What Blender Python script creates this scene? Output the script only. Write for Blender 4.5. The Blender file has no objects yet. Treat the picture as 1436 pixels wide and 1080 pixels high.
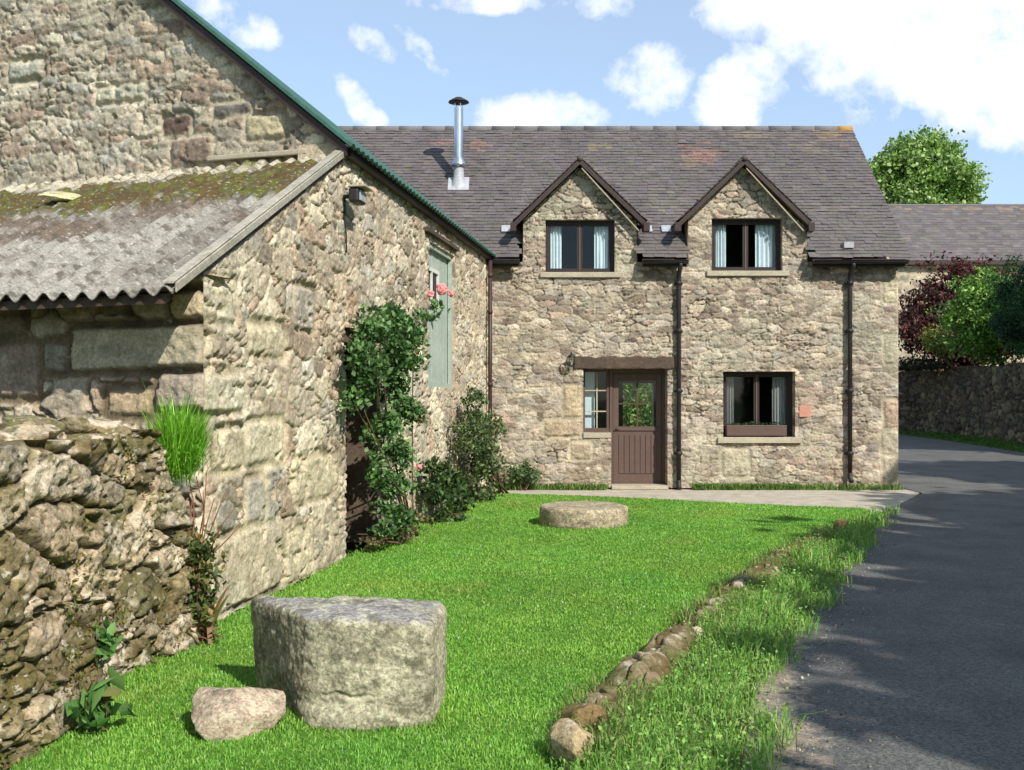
import bpy, math, random
import numpy as np
random.seed(7); RNG = np.random.default_rng(11)
scene = bpy.context.scene; COL = scene.collection
F = 1450.0; CX = 718.0; HY = 555.0; CH = 1.55

# ------------------------------------------------------------------ helpers
def tag(o, label=None, cat=None, group=None, kind=None):
    if label: o['label'] = label
    if cat: o['category'] = cat
    if group: o['group'] = group
    if kind: o['kind'] = kind
    return o
def empty(name, loc, label, cat, group=None):
    o = bpy.data.objects.new(name, None); COL.objects.link(o); o.location = loc
    o.empty_display_size = .2
    return tag(o, label, cat, group)
def mesh_obj(name, V, Fc, mat, parent=None, col=None, smooth=None):
    """V (n,3), Fc list of arrays (m,3)/(m,4) or a single one; col (n,3)"""
    if not isinstance(Fc, list): Fc = [Fc]
    Fc = [np.asarray(f, dtype=np.int32) for f in Fc if len(f)]
    V = np.asarray(V, dtype=np.float32)
    me = bpy.data.meshes.new(name)
    me.vertices.add(len(V)); me.vertices.foreach_set('co', V.ravel())
    nl = sum(f.size for f in Fc); npol = sum(len(f) for f in Fc)
    me.loops.add(nl); me.polygons.add(npol)
    me.loops.foreach_set('vertex_index', np.concatenate([f.ravel() for f in Fc]))
    tot = np.concatenate([np.full(len(f), f.shape[1], np.int32) for f in Fc])
    st = np.concatenate([[0], np.cumsum(tot)[:-1]]).astype(np.int32)
    me.polygons.foreach_set('loop_start', st)
    me.update(calc_edges=True); me.validate(clean_customdata=False)
    if col is not None:
        a = me.color_attributes.new('col', 'FLOAT_COLOR', 'POINT')
        c = np.ones((len(V), 4), np.float32); c[:, :3] = col
        a.data.foreach_set('color', c.ravel())
    if smooth is not None and len(me.polygons) == npol:
        s = np.full(npol, bool(smooth)) if np.isscalar(smooth) else np.asarray(smooth, bool)
        me.polygons.foreach_set('use_smooth', s)
    o = bpy.data.objects.new(name, me); COL.objects.link(o)
    if mat: me.materials.append(mat)
    if parent is not None:
        o.parent = parent
        p = parent; off = np.zeros(3)
        while p is not None: off = off + np.array(p.location); p = p.parent
        V2 = V - off.astype(np.float32); me.vertices.foreach_set('co', V2.ravel()); me.update()
    return o
def set_origin(o, loc):
    me = o.data; n = len(me.vertices); a = np.empty(n*3, np.float32); me.vertices.foreach_get('co', a)
    a = a.reshape(-1, 3) - np.array(loc, np.float32); me.vertices.foreach_set('co', a.ravel()); me.update(); o.location = loc
class MB:
    def __init__(s): s.v = []; s.f = []; s.t = []; s.n = 0; s.c = []
    def add(s, v, q=None, t=None, c=(1,1,1)):
        v = np.asarray(v, float); s.v.append(v)
        if q is not None and len(q): s.f.append(np.asarray(q)+s.n)
        if t is not None and len(t): s.t.append(np.asarray(t)+s.n)
        s.n += len(v)
        c = np.asarray(c, float)
        s.c.append(np.broadcast_to(c, (len(v), 3)) if c.ndim == 1 else c)
    def box(s, x0, x1, y0, y1, z0, z1, c=(1,1,1)):
        v = [(x, y, z) for z in (z0, z1) for y in (y0, y1) for x in (x0, x1)]
        s.add(v, [(0,2,3,1),(4,5,7,6),(0,1,5,4),(2,6,7,3),(0,4,6,2),(1,3,7,5)], c=c)
    def obox(s, o, a, b, h, c=(1,1,1)):
        """oriented box: origin corner o and three edge vectors"""
        o, a, b, h = map(lambda t: np.array(t, float), (o, a, b, h))
        v = [o+i*a+j*b+k*h for k in (0,1) for j in (0,1) for i in (0,1)]
        s.add(v, [(0,2,3,1),(4,5,7,6),(0,1,5,4),(2,6,7,3),(0,4,6,2),(1,3,7,5)], c=c)
    def tube(s, pts, rad, k=8, c=(1,1,1), cap=True):
        pts = np.array(pts, float); n = len(pts)
        if np.isscalar(rad): rad = [rad]*n
        T = np.gradient(pts, axis=0); T /= np.linalg.norm(T, axis=1)[:, None]+1e-9
        ref = np.array([0,0,1.]) if abs(T[0][2]) < .9 else np.array([1.,0,0])
        vs = []
        for i in range(n):
            a = np.cross(T[i], ref); a /= np.linalg.norm(a)+1e-9; b = np.cross(T[i], a)
            for j in range(k):
                th = 2*math.pi*j/k; vs.append(pts[i]+rad[i]*(math.cos(th)*a+math.sin(th)*b))
        q = [(i*k+j, i*k+(j+1)%k, (i+1)*k+(j+1)%k, (i+1)*k+j) for i in range(n-1) for j in range(k)]
        t = []
        if cap:
            vs += [pts[0], pts[-1]]
            t = [(n*k, (j+1)%k, j) for j in range(k)] + [(n*k+1, (n-1)*k+j, (n-1)*k+(j+1)%k) for j in range(k)]
        s.add(vs, q, t, c)
    def lathe(s, cx, cy, prof, k=20, c=(1,1,1)):
        vs = [(cx+r*math.cos(2*math.pi*j/k), cy+r*math.sin(2*math.pi*j/k), z) for r, z in prof for j in range(k)]
        q = [(i*k+j, i*k+(j+1)%k, (i+1)*k+(j+1)%k, (i+1)*k+j) for i in range(len(prof)-1) for j in range(k)]
        s.add(vs, q, None, c)
    def build(s, name, mat, parent=None, smooth=False, bevel=0):
        o = mesh_obj(name, np.concatenate(s.v), [np.concatenate(x) for x in (s.f, s.t) if x], mat, parent, np.concatenate(s.c), smooth)
        if bevel:
            m = o.modifiers.new('b', 'BEVEL'); m.width = bevel; m.segments = 2; m.limit_method = 'ANGLE'
        return o
def hsh(*a):
    h = np.zeros(np.broadcast(*[np.asarray(x) for x in a]).shape, np.uint32)+np.uint32(2166136261)
    for x in a:
        h = (h ^ (np.asarray(x).astype(np.int64) & 0xffffffff).astype(np.uint32))*np.uint32(0x9E3779B1)
        h ^= h >> np.uint32(15); h = h*np.uint32(0x85EBCA77); h ^= h >> np.uint32(13)
    return h.astype(np.float64)/4294967296.0
np.seterr(over='ignore')
def vn(x, y, z=0., seed=0):
    x, y, z = np.broadcast_arrays(np.asarray(x, float), np.asarray(y, float), np.asarray(z, float))
    X, Y, Z = np.floor(x), np.floor(y), np.floor(z); fx, fy, fz = x-X, y-Y, z-Z
    fx, fy, fz = [f*f*(3-2*f) for f in (fx, fy, fz)]
    r = 0
    for i in (0,1):
        for j in (0,1):
            for k in (0,1):
                r = r + hsh(X+i, Y+j, Z+k, seed)*(fx if i else 1-fx)*(fy if j else 1-fy)*(fz if k else 1-fz)
    return r*2-1
def fbm(x, y, z=0., seed=0, o=4, g=.5):
    r = 0; a = 1; t = 0
    for i in range(o):
        r = r + a*vn(np.asarray(x)*2**i, np.asarray(y)*2**i, np.asarray(z)*2**i, seed+i); t += a; a *= g
    return r/t
def sm(x, a=0., b=1.):
    t = np.clip((x-a)/(b-a), 0, 1); return t*t*(3-2*t)
def lin(r, g, b, k=1.):
    f = lambda c: (c/12.92 if c <= .04045 else ((c+.055)/1.055)**2.4)
    return np.array([f(r/255)*k, f(g/255)*k, f(b/255)*k])
def at(x, y, Y): return np.array([(x-CX)/F*Y, Y, CH+(HY-y)/F*Y])

# ------------------------------------------------------------------ materials
def nmat(name):
    m = bpy.data.materials.new(name); m.use_nodes = True
    nt = m.node_tree; b = nt.nodes['Principled BSDF']; return m, nt, b
def N(nt, t, **kw):
    n = nt.nodes.new(t)
    for k, v in kw.items():
        if k in n.inputs: n.inputs[k].default_value = v
        else: setattr(n, k, v)
    return n
def ramp(nt, src, stops):
    r = nt.nodes.new('ShaderNodeValToRGB'); cr = r.color_ramp
    while len(cr.elements) < len(stops): cr.elements.new(.5)
    for e, (p, c) in zip(cr.elements, stops):
        e.position = p; e.color = (*c, 1) if not np.isscalar(c) else (c, c, c, 1)
    nt.links.new(src, r.inputs[0]); return r.outputs[0]
def mixc(nt, fac, a, b, mode='MIX'):
    m = nt.nodes.new('ShaderNodeMix'); m.data_type = 'RGBA'; m.blend_type = mode
    for inp, v in ((m.inputs[0], fac), (m.inputs[6], a), (m.inputs[7], b)):
        if isinstance(v, bpy.types.NodeSocket): nt.links.new(v, inp)
        elif np.isscalar(v): inp.default_value = v
        else: inp.default_value = (*v, 1)
    return m.outputs[2]
def surf(name, base=None, attr=True, var=.25, vscale=30, spots=None, bump=.3, bscale=60, bdist=.01, rough=.9, metal=0, vdetail=4, spec=.3):
    """colour attribute or plain colour x fine noise, optional lichen/stain spots, noise bump"""
    m, nt, b = nmat(name)
    g = N(nt, 'ShaderNodeNewGeometry'); pos = g.outputs['Position']
    def noise(s, d=4, r=.6):
        n = N(nt, 'ShaderNodeTexNoise', Scale=s, Detail=d, Roughness=r); nt.links.new(pos, n.inputs['Vector']); return n.outputs['Fac']
    if base is None or attr and base is None:
        a = N(nt, 'ShaderNodeAttribute', attribute_name='col'); c = a.outputs['Color']
    else:
        r = N(nt, 'ShaderNodeRGB'); r.outputs[0].default_value = (*base, 1); c = r.outputs[0]
    v = ramp(nt, noise(vscale, vdetail, .7), [(.3, 1-var), (.7, 1+var)])
    c = mixc(nt, 1., c, v, 'MULTIPLY')
    v2 = ramp(nt, noise(vscale/9, 3), [(.3, 1-var*.6), (.7, 1+var*.6)])
    c = mixc(nt, 1., c, v2, 'MULTIPLY')
    for (sc, lo, hi, colr, amt) in (spots or []):
        f = ramp(nt, noise(sc, 5, .65), [(lo, 0.), (hi, amt)])
        c = mixc(nt, f, c, colr)
    nt.links.new(c, b.inputs['Base Color'])
    b.inputs['Roughness'].default_value = rough; b.inputs['Metallic'].default_value = metal
    b.inputs['Specular IOR Level'].default_value = spec
    if bump:
        bn = N(nt, 'ShaderNodeBump', Strength=bump, Distance=bdist); nt.links.new(noise(bscale, 6, .7), bn.inputs['Height'])
        nt.links.new(bn.outputs[0], b.inputs['Normal'])
    return m
LICH = lin(200, 198, 182); OCH = lin(170, 140, 80)
M = {}
M['stone'] = surf('rubble stone', var=.4, vscale=42, spots=[(9, .62, .72, lin(196,194,178), .55), (5.5, .66, .74, lin(96,92,76), .5)], bump=.9, bscale=32, bdist=.016)
M['granite'] = surf('granite', var=.6, vscale=62, spots=[(26, .53, .6, lin(206,202,168), .65), (9, .56, .66, lin(84,80,58), .65), (30, .62, .7, lin(60,56,44), .6)], bump=1., bscale=48, bdist=.012)
M['mossy'] = surf('mossy rock', var=.45, vscale=45, spots=[(13, .52, .6, lin(92,90,42), .7), (19, .6, .66, lin(205,200,182), .7), (7, .58, .66, lin(92,68,42), .6), (34, .6, .66, lin(52,46,34), .6)], bump=.8, bscale=40, bdist=.02)
M['brownmoss'] = surf('brown mossy stone', var=.4, vscale=40, spots=[(9, .46, .56, lin(104,88,50), .7), (5, .52, .65, lin(86,92,38), .8), (16, .62, .68, lin(206,196,170), .8)], bump=.9, bscale=40, bdist=.02)
M['slate'] = surf('slate', var=.22, vscale=22, spots=[(6, .6, .72, lin(120,122,98), .35), (30, .68, .74, lin(170,168,160), .5)], bump=.3, bscale=50, bdist=.006, rough=.7)
M['asb'] = surf('corrugated sheet', var=.4, vscale=48, spots=[(26, .58, .66, lin(186,182,168), .7), (9, .52, .62, lin(74,66,54), .75)], bump=.6, bscale=60, bdist=.008)
M['leaf'], nt, b = nmat('leaf')
_a = N(nt, 'ShaderNodeAttribute', attribute_name='col'); nt.links.new(_a.outputs['Color'], b.inputs['Base Color'])
b.inputs['Roughness'].default_value = .5; b.inputs['Specular IOR Level'].default_value = .35
_t = N(nt, 'ShaderNodeBsdfTranslucent'); _m = N(nt, 'ShaderNodeMixShader'); _m.inputs[0].default_value = .3
nt.links.new(_a.outputs['Color'], _t.inputs['Color']); nt.links.new(b.outputs[0], _m.inputs[1]); nt.links.new(_t.outputs[0], _m.inputs[2])
nt.links.new(_m.outputs[0], nt.nodes['Material Output'].inputs[0])
M['bark'] = surf('bark', base=lin(104,84,62), var=.35, vscale=25, bump=.6)
M['wood'] = surf('dark stained wood', base=lin(58,45,40), var=.25, vscale=30, bump=.25, rough=.6)
M['door'] = surf('brown painted door', base=lin(92,73,64), var=.12, vscale=30, bump=.15, rough=.55)
M['beam'] = surf('weathered oak', base=lin(80,66,55), var=.35, vscale=22, bump=.5)
M['oldwood'] = surf('old dark timber', base=lin(92,78,64), var=.4, vscale=20, bump=.5)
M['frame'] = surf('black window frame', base=lin(48,38,34), var=.15, vscale=30, bump=.1, rough=.5)
M['iron'] = surf('black painted iron', base=lin(44,42,42), var=.2, vscale=30, bump=.15, rough=.5)
M['iron2'] = surf('brown painted iron', base=lin(66,48,42), var=.2, vscale=30, bump=.15, rough=.5)
M['sill'] = surf('stone sill', base=lin(168,158,136), var=.2, vscale=30, bump=.3)
M['pale'] = surf('pale green grey paint', base=lin(158,168,154), var=.14, vscale=14, bump=.15, rough=.7)
M['white'] = surf('white paint', base=lin(205,205,196), var=.1, vscale=14, bump=.1, rough=.6)
M['green'] = surf('green painted metal sheet', base=lin(58,92,80), var=.22, vscale=12, bump=.15, rough=.6)
M['cement'] = surf('pale cement edging', base=lin(158,152,136), var=.3, vscale=26, spots=[(7, .55, .66, lin(120,114,90), .5)], bump=.5)
M['lead'] = surf('lead flashing', base=lin(160,162,164), var=.2, vscale=20, bump=.2, rough=.5)
M['steel'] = surf('stainless steel', base=lin(200,204,208), var=.08, vscale=12, bump=.05, rough=.28, metal=1)
M['curtain'] = surf('curtain cloth', base=lin(236,240,242), var=.08, vscale=12, bump=.1)
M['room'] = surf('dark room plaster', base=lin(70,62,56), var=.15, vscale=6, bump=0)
M['terra'] = surf('terracotta', base=lin(184,132,112), var=.15, vscale=25, bump=.2)
M['attr'] = surf('coloured matt', var=.2, vscale=30, bump=.2)
M['soil'] = surf('soil', base=lin(80,66,46), var=.4, vscale=12, spots=[(3, .5, .6, lin(70,84,36), .8)], bump=.8, bscale=20, bdist=.03)
M['lawn'] = surf('lawn soil', base=lin(86,132,42), var=.35, vscale=30, spots=[(1.2, .62, .75, lin(112,124,50), .4)], bump=.8, bscale=60, bdist=.02)
M['path'] = surf('pale gravel path', base=lin(176,166,148), var=.3, vscale=40, spots=[(3, .55, .68, lin(120,118,84), .5)], bump=.6, bscale=60)
M['field'] = surf('rough grass', base=lin(66,90,34), var=.35, vscale=6, bump=.8, bscale=14, bdist=.05)
# asphalt: dark bound surface, worn gravelly edge given by the mesh
m, nt, b = nmat('asphalt'); M['road'] = m
a = N(nt, 'ShaderNodeAttribute', attribute_name='col'); g = N(nt, 'ShaderNodeNewGeometry')
def _n(s, d=4, r=.6):
    n = N(nt, 'ShaderNodeTexNoise', Scale=s, Detail=d, Roughness=r); nt.links.new(g.outputs['Position'], n.inputs['Vector']); return n.outputs['Fac']
tar = mixc(nt, 1., lin(84,83,78), ramp(nt, _n(70, 3, .8), [(.34, .3), (.66, 2.)]), 'MULTIPLY')
tar = mixc(nt, 1., tar, ramp(nt, _n(1.3, 4), [(.3, .72), (.7, 1.3)]), 'MULTIPLY')
gr = mixc(nt, 1., lin(144,130,112), ramp(nt, _n(34, 7, .85), [(.35, .25), (.65, 1.7)]), 'MULTIPLY')
sep = N(nt, 'ShaderNodeSeparateColor'); nt.links.new(a.outputs['Color'], sep.inputs[0])
ad = N(nt, 'ShaderNodeMath', operation='ADD'); nt.links.new(sep.outputs[0], ad.inputs[0])
nn = N(nt, 'ShaderNodeMath', operation='MULTIPLY_ADD'); nt.links.new(_n(5.5, 6, .75), nn.inputs[0]); nn.inputs[1].default_value = 2.6; nn.inputs[2].default_value = -1.3
nt.links.new(nn.outputs[0], ad.inputs[1])
f = ramp(nt, ad.outputs[0], [(.42, 0.), (.62, 1.)])
nt.links.new(mixc(nt, f, tar, gr), b.inputs['Base Color']); b.inputs['Roughness'].default_value = .85
bn = N(nt, 'ShaderNodeBump', Strength=.6, Distance=.01); nt.links.new(_n(90, 4, .7), bn.inputs['Height']); nt.links.new(bn.outputs[0], b.inputs['Normal'])
# glass
m, nt, b = nmat('window glass'); M['glass'] = m
gl = N(nt, 'ShaderNodeBsdfGlossy', Roughness=.03); tr = N(nt, 'ShaderNodeBsdfTransparent'); tr.inputs[0].default_value = (.86,.9,.9,1)
fr = N(nt, 'ShaderNodeLayerWeight', Blend=.5); mx = N(nt, 'ShaderNodeMixShader'); pw_ = N(nt, 'ShaderNodeMath', operation='POWER'); pw_.inputs[1].default_value = 4.
nt.links.new(fr.outputs['Facing'], pw_.inputs[0]); ma = N(nt, 'ShaderNodeMath', operation='MULTIPLY_ADD'); nt.links.new(pw_.outputs[0], ma.inputs[0]); ma.inputs[1].default_value = .6; ma.inputs[2].default_value = .022
nt.links.new(ma.outputs[0], mx.inputs[0]); nt.links.new(tr.outputs[0], mx.inputs[1]); nt.links.new(gl.outputs[0], mx.inputs[2])
nt.links.new(mx.outputs[0], nt.nodes['Material Output'].inputs[0])

# ------------------------------------------------------------------ rubble walls as dense relief
def stonefield(S, Z, a, b, seed, p=2.6, warp=.03, wx=(.6,1.0), jit=(.75,.6)):
    S = S+warp*fbm(S*4, Z*4, 0, seed+50, 3); Z = Z+warp*.8*fbm(S*4, Z*4, 7, seed+60, 3)+warp*1.5*vn(S*1.1, Z*1.1, 3, seed+9)+warp*.35*fbm(S*14, Z*14, 2, seed+70, 2)
    R = np.floor(Z/b); F1 = np.full(S.shape, 9.); F2 = F1.copy(); ir = np.zeros(S.shape); ic = ir.copy(); dx1 = ir.copy(); dz1 = ir.copy()
    for dr in (-1, 0, 1):
        r = R+dr; off = hsh(r, 3, seed)*a; C0 = np.floor((S-off)/a)
        for dc in (-2, -1, 0, 1, 2):
            c = C0+dc
            sx = (c+.5+(hsh(r, c, 1, seed)-.5)*jit[0])*a+off; sz = (r+.5+(hsh(r, c, 2, seed)-.5)*jit[1])*b
            ww = wx[0]+wx[1]*hsh(r, c, 4, seed)**1.5; wh = ww*(.8+.4*hsh(r, c, 5, seed))
            dx = (S-sx)/(a*ww); dz = (Z-sz)/(b*wh)
            d = (np.abs(dx)**p+np.abs(dz)**p)**(1/p)
            b1 = d < F1
            F2 = np.where(b1, F1, np.minimum(F2, d)); F1 = np.where(b1, d, F1)
            ir = np.where(b1, r, ir); ic = np.where(b1, c, ic); dx1 = np.where(b1, dx, dx1); dz1 = np.where(b1, dz, dz1)
    return F2-F1, ir, ic, dx1, dz1
def wall(name, path, nrm, L, H, res, mat, parent, top=None, holes=(), a=.34, b=.15, seed=1, pal=None, mortar=(.4,.36,.28),
         relief=.02, jd=.02, ew=.16, rects=(), fade=(0, 0), depth=.4, warp=.03, rounding=.02, hole_col=None, colfn=None, z0=0., jit=(.75,.6), wx=(.6,1.), zres=None, p=2.6, dark=.0, open0=False, split=.3, fine=.22, pits=0.):
    """path(s)->(n,2) points, nrm(s)->(n,2) outward normals"""
    ss = np.linspace(0, L, int(L/res)+1); zs = np.linspace(z0, H, int((H-z0)/(zres or res))+1)
    for h in holes:
        for e in h[:2]: ss[np.argmin(abs(ss-e))] = e
        for e in h[2:4]: zs[np.argmin(abs(zs-e))] = e
    S, Z = np.meshgrid(ss, zs); ns, nz = len(ss), len(zs)
    T = top(S) if top is not None else np.full(S.shape, H)
    Zc = np.minimum(Z, T)
    e, ir, ic, dx, dz = stonefield(S, Zc, a, b, seed, p, warp, wx, jit)
    if split:
        e2, ir2, ic2, dx2, dz2 = stonefield(S, Zc, a*.5, b*.62, seed+500, p, warp*.7, wx, jit)
        ms = hsh(ir, ic, 15, seed) < split
        e = np.where(ms, np.minimum(e*1.3, e2), e); ir = np.where(ms, ir2+5000, ir); ic = np.where(ms, ic2+7000, ic); dx = np.where(ms, dx2, dx); dz = np.where(ms, dz2, dz)
    g = hsh(ir, ic, 11, seed); g2 = hsh(ir, ic, 12, seed); g3 = hsh(ir, ic, 13, seed); g4 = hsh(ir, ic, 14, seed)
    pal = np.array(pal)
    cidx = (g*len(pal)).astype(int)
    colr = pal[np.clip(cidx, 0, len(pal)-1)]*(0.72+.5*g2)[..., None]
    ewl = ew*(.55+.9*hsh(ir, ic, 16, seed))
    amp = .35+.65*g3; tx = (g4-.5); tz = (g2-.5)
    for (r0, r1, q0, q1, rc, ra) in rects:
        wS = S+.012*fbm(S*6, Z*6, 0, seed+3, 3); wZ = Zc+.012*fbm(S*6, Z*6, 5, seed+4, 3)
        cx_, cz_ = (r0+r1)/2, (q0+q1)/2; hx, hz = (r1-r0)/2, (q1-q0)/2
        rr = min(hx, hz)*.3
        qx = np.abs(wS-cx_)-hx+rr; qz = np.abs(wZ-cz_)-hz+rr
        sd = np.hypot(np.maximum(qx, 0), np.maximum(qz, 0))+np.minimum(np.maximum(qx, qz), 0)-rr
        ins = sd < 0; ring = (sd >= 0) & (sd < .022)
        e = np.where(ins, -sd/.05*ew*1.2, np.where(ring, 0, e)); e = np.where((sd >= .022) & (sd < .06), np.minimum(e, (sd-.022)/.04*ew), e)
        colr = np.where(ins[..., None], np.array(rc), colr)
        amp = np.where(ins, ra, amp); tx = np.where(ins, 0., tx); tz = np.where(ins, 0., tz); dx = np.where(ins, (S-cx_)/hx, dx); dz = np.where(ins, (Zc-cz_)/hz, dz)
    k = sm(e/ewl); lf = fbm(S*2.2, Zc*2.2, 0, seed+21, 3)
    j = jd*np.clip(.55+1.3*fbm(S*1.6, Zc*1.6, 4, seed+22, 4), .1, 1.7)
    h = -j*(1-k)+k*relief*(amp+tx*dx*.9+tz*dz*.9)+relief*.5*lf+k*relief*rounding*10*np.clip(e, 0, .5)
    h = h+fine*relief*(fbm(S*17, Zc*21, 0, seed+23, 4, .65)+.9*np.abs(fbm(S*7, Zc*9, 3, seed+27, 3)))*(.6+k)
    if pits: h = h-pits*sm(fbm(S*11, Zc*13, 6, seed+81, 3)+.5*fbm(S*1.3, Zc*1.3, 8, seed+82, 2), .34, .5)
    f = np.ones(S.shape)
    if fade[0]: f = f*sm(S/fade[0])
    if fade[1]: f = f*sm((L-S)/fade[1])
    h = h*f
    n1 = 1+.3*fbm(S*13, Zc*15, 2, seed+31, 5, .65)
    mort = np.array(mortar)*(1+.25*fbm(S*3, Zc*3, 9, seed+33, 3))[..., None]
    if dark: mort = mort*(1-dark*sm(j/jd, .5, 1.5))[..., None]
    cc = (colr*k[..., None]+mort*(1-k[..., None]))*n1[..., None]
    if colfn is not None: cc = colfn(cc, S, Zc, k)
    P = path(ss); NR = nrm(ss)
    V = np.empty((nz, ns, 3)); V[..., 0] = P[:, 0][None]+NR[:, 0][None]*h; V[..., 1] = P[:, 1][None]+NR[:, 1][None]*h; V[..., 2] = Zc
    keep = np.ones((nz-1, ns-1), bool)
    over = Z > T+1e-6; keep &= ~(over[:-1, :-1] & over[:-1, 1:] & over[1:, :-1] & over[1:, 1:] | ((Z >= T-1e-6)[:-1, :-1] & (Z >= T-1e-6)[:-1, 1:]))
    sc = (ss[:-1]+ss[1:])/2; zc = (zs[:-1]+zs[1:])/2
    for hh in holes:
        keep &= ~((sc > hh[0])[None] & (sc < hh[1])[None] & (zc > hh[2])[:, None] & (zc < hh[3])[:, None])
    I = np.arange(nz*ns).reshape(nz, ns)
    q = np.stack([I[:-1, :-1], I[:-1, 1:], I[1:, 1:], I[1:, :-1]], -1)[keep]
    # reveals and edges
    ed = []
    kp = np.pad(keep, 1)
    if open0: kp[:, 0] = kp[:, 1]
    dv = kp[1:-1, 1:] != kp[1:-1, :-1]   # vertical edges (nz-1, ns)
    ii, jj = np.nonzero(dv); ed += list(zip(I[ii, jj], I[ii+1, jj]))
    dh = kp[1:, 1:-1] != kp[:-1, 1:-1]   # horizontal edges (nz, ns-1)
    ii, jj = np.nonzero(dh); ed += list(zip(I[ii, jj], I[ii, jj+1]))
    V = V.reshape(-1, 3); cc = cc.reshape(-1, 3)
    ed = np.array(ed); NN = np.tile(np.concatenate([NR, np.zeros((ns, 1))], 1), (nz, 1))
    A = V[ed[:, 0]]; B = V[ed[:, 1]]; nb = len(V); ne = len(ed)
    A2 = A-NN[ed[:, 0]]*depth; B2 = B-NN[ed[:, 1]]*depth
    V = np.concatenate([V, A, B, B2, A2]); ce = np.concatenate([cc[ed[:, 0]], cc[ed[:, 1]], cc[ed[:, 1]], cc[ed[:, 0]]])
    cc = np.concatenate([cc, ce]); r = np.arange(ne)
    q2 = np.stack([nb+r, nb+ne+r, nb+2*ne+r, nb+3*ne+r], -1)
    return mesh_obj(name, V, [np.concatenate([q, q2])], mat, parent, cc, np.concatenate([np.ones(len(q), bool), np.zeros(ne, bool)]))
def straight(P0, u):
    P0 = np.array(P0[:2], float); u = np.array(u[:2], float)
    return lambda s: P0[None]+u[None]*np.asarray(s)[:, None]
def const(n): return lambda s: np.tile(np.array(n, float), (len(s), 1))
def px2s(P0, u, x):   # where the pixel column x meets a wall line
    k = (x-CX)/F; return (k*P0[1]-P0[0])/(u[0]-k*u[1])
def px2sz(P0, u, x, y):
    s = px2s(P0, u, x); Y = P0[1]+u[1]*s; return s, CH+(HY-y)/F*Y

# ------------------------------------------------------------------ rocks
def ico(n):
    import bmesh
    bm = bmesh.new(); bmesh.ops.create_icosphere(bm, subdivisions=n, radius=1.)
    v = np.array([x.co[:] for x in bm.verts]); f = np.array([[l.index for l in p.verts] for p in bm.faces]); bm.free(); return v, f
ICO = {n: ico(n) for n in (3, 4, 5)}
def rotm(ax, ay, az):
    cx, sx, cy, sy, cz, sz = math.cos(ax), math.sin(ax), math.cos(ay), math.sin(ay), math.cos(az), math.sin(az)
    return np.array([[cz,-sz,0],[sz,cz,0],[0,0,1]]) @ np.array([[cy,0,sy],[0,1,0],[-sy,0,cy]]) @ np.array([[1,0,0],[0,cx,-sx],[0,sx,cx]])
def rock(c, size, seed, rot=(0,0,0), col=(.3,.27,.2), sub=4, cuts=9, rough=.05, boxy=.0):
    v, f = ICO[sub]; v = v.copy(); rg = np.random.default_rng(seed)
    if boxy: v = np.sign(v)*np.abs(v)**(1-boxy)
    for i in range(cuts):
        n = rg.normal(size=3); n /= np.linalg.norm(n); d = rg.uniform(.55, .85)
        t = v @ n; v = v-np.clip(t-d, 0, None)[:, None]*n*.92
    nn = v/np.linalg.norm(v, axis=1)[:, None]
    k = fbm(v[:, 0]*1.6, v[:, 1]*1.6, v[:, 2]*1.6, seed, 5, .55)
    v = v+nn*(k*rough*2.4)[:, None]
    v = v*np.array(size)/1.45/.5*.5*1.05
    cc = np.array(col)[None]*(1+.25*fbm(v[:, 0]*9, v[:, 1]*9, v[:, 2]*9, seed+5, 3))[:, None]
    return v @ rotm(*rot).T+np.array(c), f, cc

# ------------------------------------------------------------------ foliage
def leafmesh(P, size, cols, rg, flat=0., asp=.5, name='leaves', mat=None, parent=None, dirs=None, sizevar=.4, droop=.3):
    """one kinked leaf (4 tris) per point"""
    n = len(P); d = rg.normal(size=(n, 3)) if dirs is None else dirs+rg.normal(size=(n, 3))*.35
    d[:, 2] -= droop*.5; d /= np.linalg.norm(d, axis=1)[:, None]
    up = rg.normal(size=(n, 3)); up[:, 2] += .9+flat
    w = np.cross(d, up); w /= np.linalg.norm(w, axis=1)[:, None]; nn = np.cross(w, d)
    s = size*(1-sizevar+2*sizevar*rg.random(n))[:, None]
    b = P-d*s*.5; tip = P+d*s*.5-nn*s*.12; m = P+nn*s*.06
    l = P-w*s*asp*.5-d*s*.06; r = P+w*s*asp*.5-d*s*.06
    V = np.stack([b, l, m, r, tip], 1).reshape(-1, 3); i = np.arange(n)[:, None]*5
    Q = np.concatenate([i+[0, 3, 4, 1]], 0)
    T = np.concatenate([i+[0, 2, 1], i+[1, 2, 4], i+[0, 3, 2], i+[3, 4, 2]])
    return V, T, np.repeat(cols, 5, 0)
def greens(n, rg, pal, var=.25):
    pal = np.array(pal); return pal[rg.integers(0, len(pal), n)]*(1-var+2*var*rg.random((n, 1)))
def clumps(rg, centre, rad, nc, per, spread, shell=.75):
    c = rg.normal(size=(nc, 3)); c /= np.linalg.norm(c, axis=1)[:, None]
    c *= (shell+(1-shell)*rg.random((nc, 1)))*(rg.random((nc, 1))**.25)
    c = c*np.array(rad)+np.array(centre)
    sp = spread*(.6+.8*rg.random((nc, 1)))
    P = np.repeat(c, per, 0)+np.clip(rg.normal(size=(nc*per, 3)), -1.6, 1.6)*np.repeat(sp, per, 0)*np.array([1,1,.7])
    return P, c
G_MID = [lin(60,96,30), lin(86,122,44), lin(46,78,28), lin(112,144,64)]
G_DARK = [lin(30,56,28), lin(44,76,36), lin(24,44,22), lin(62,98,48)]
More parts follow.
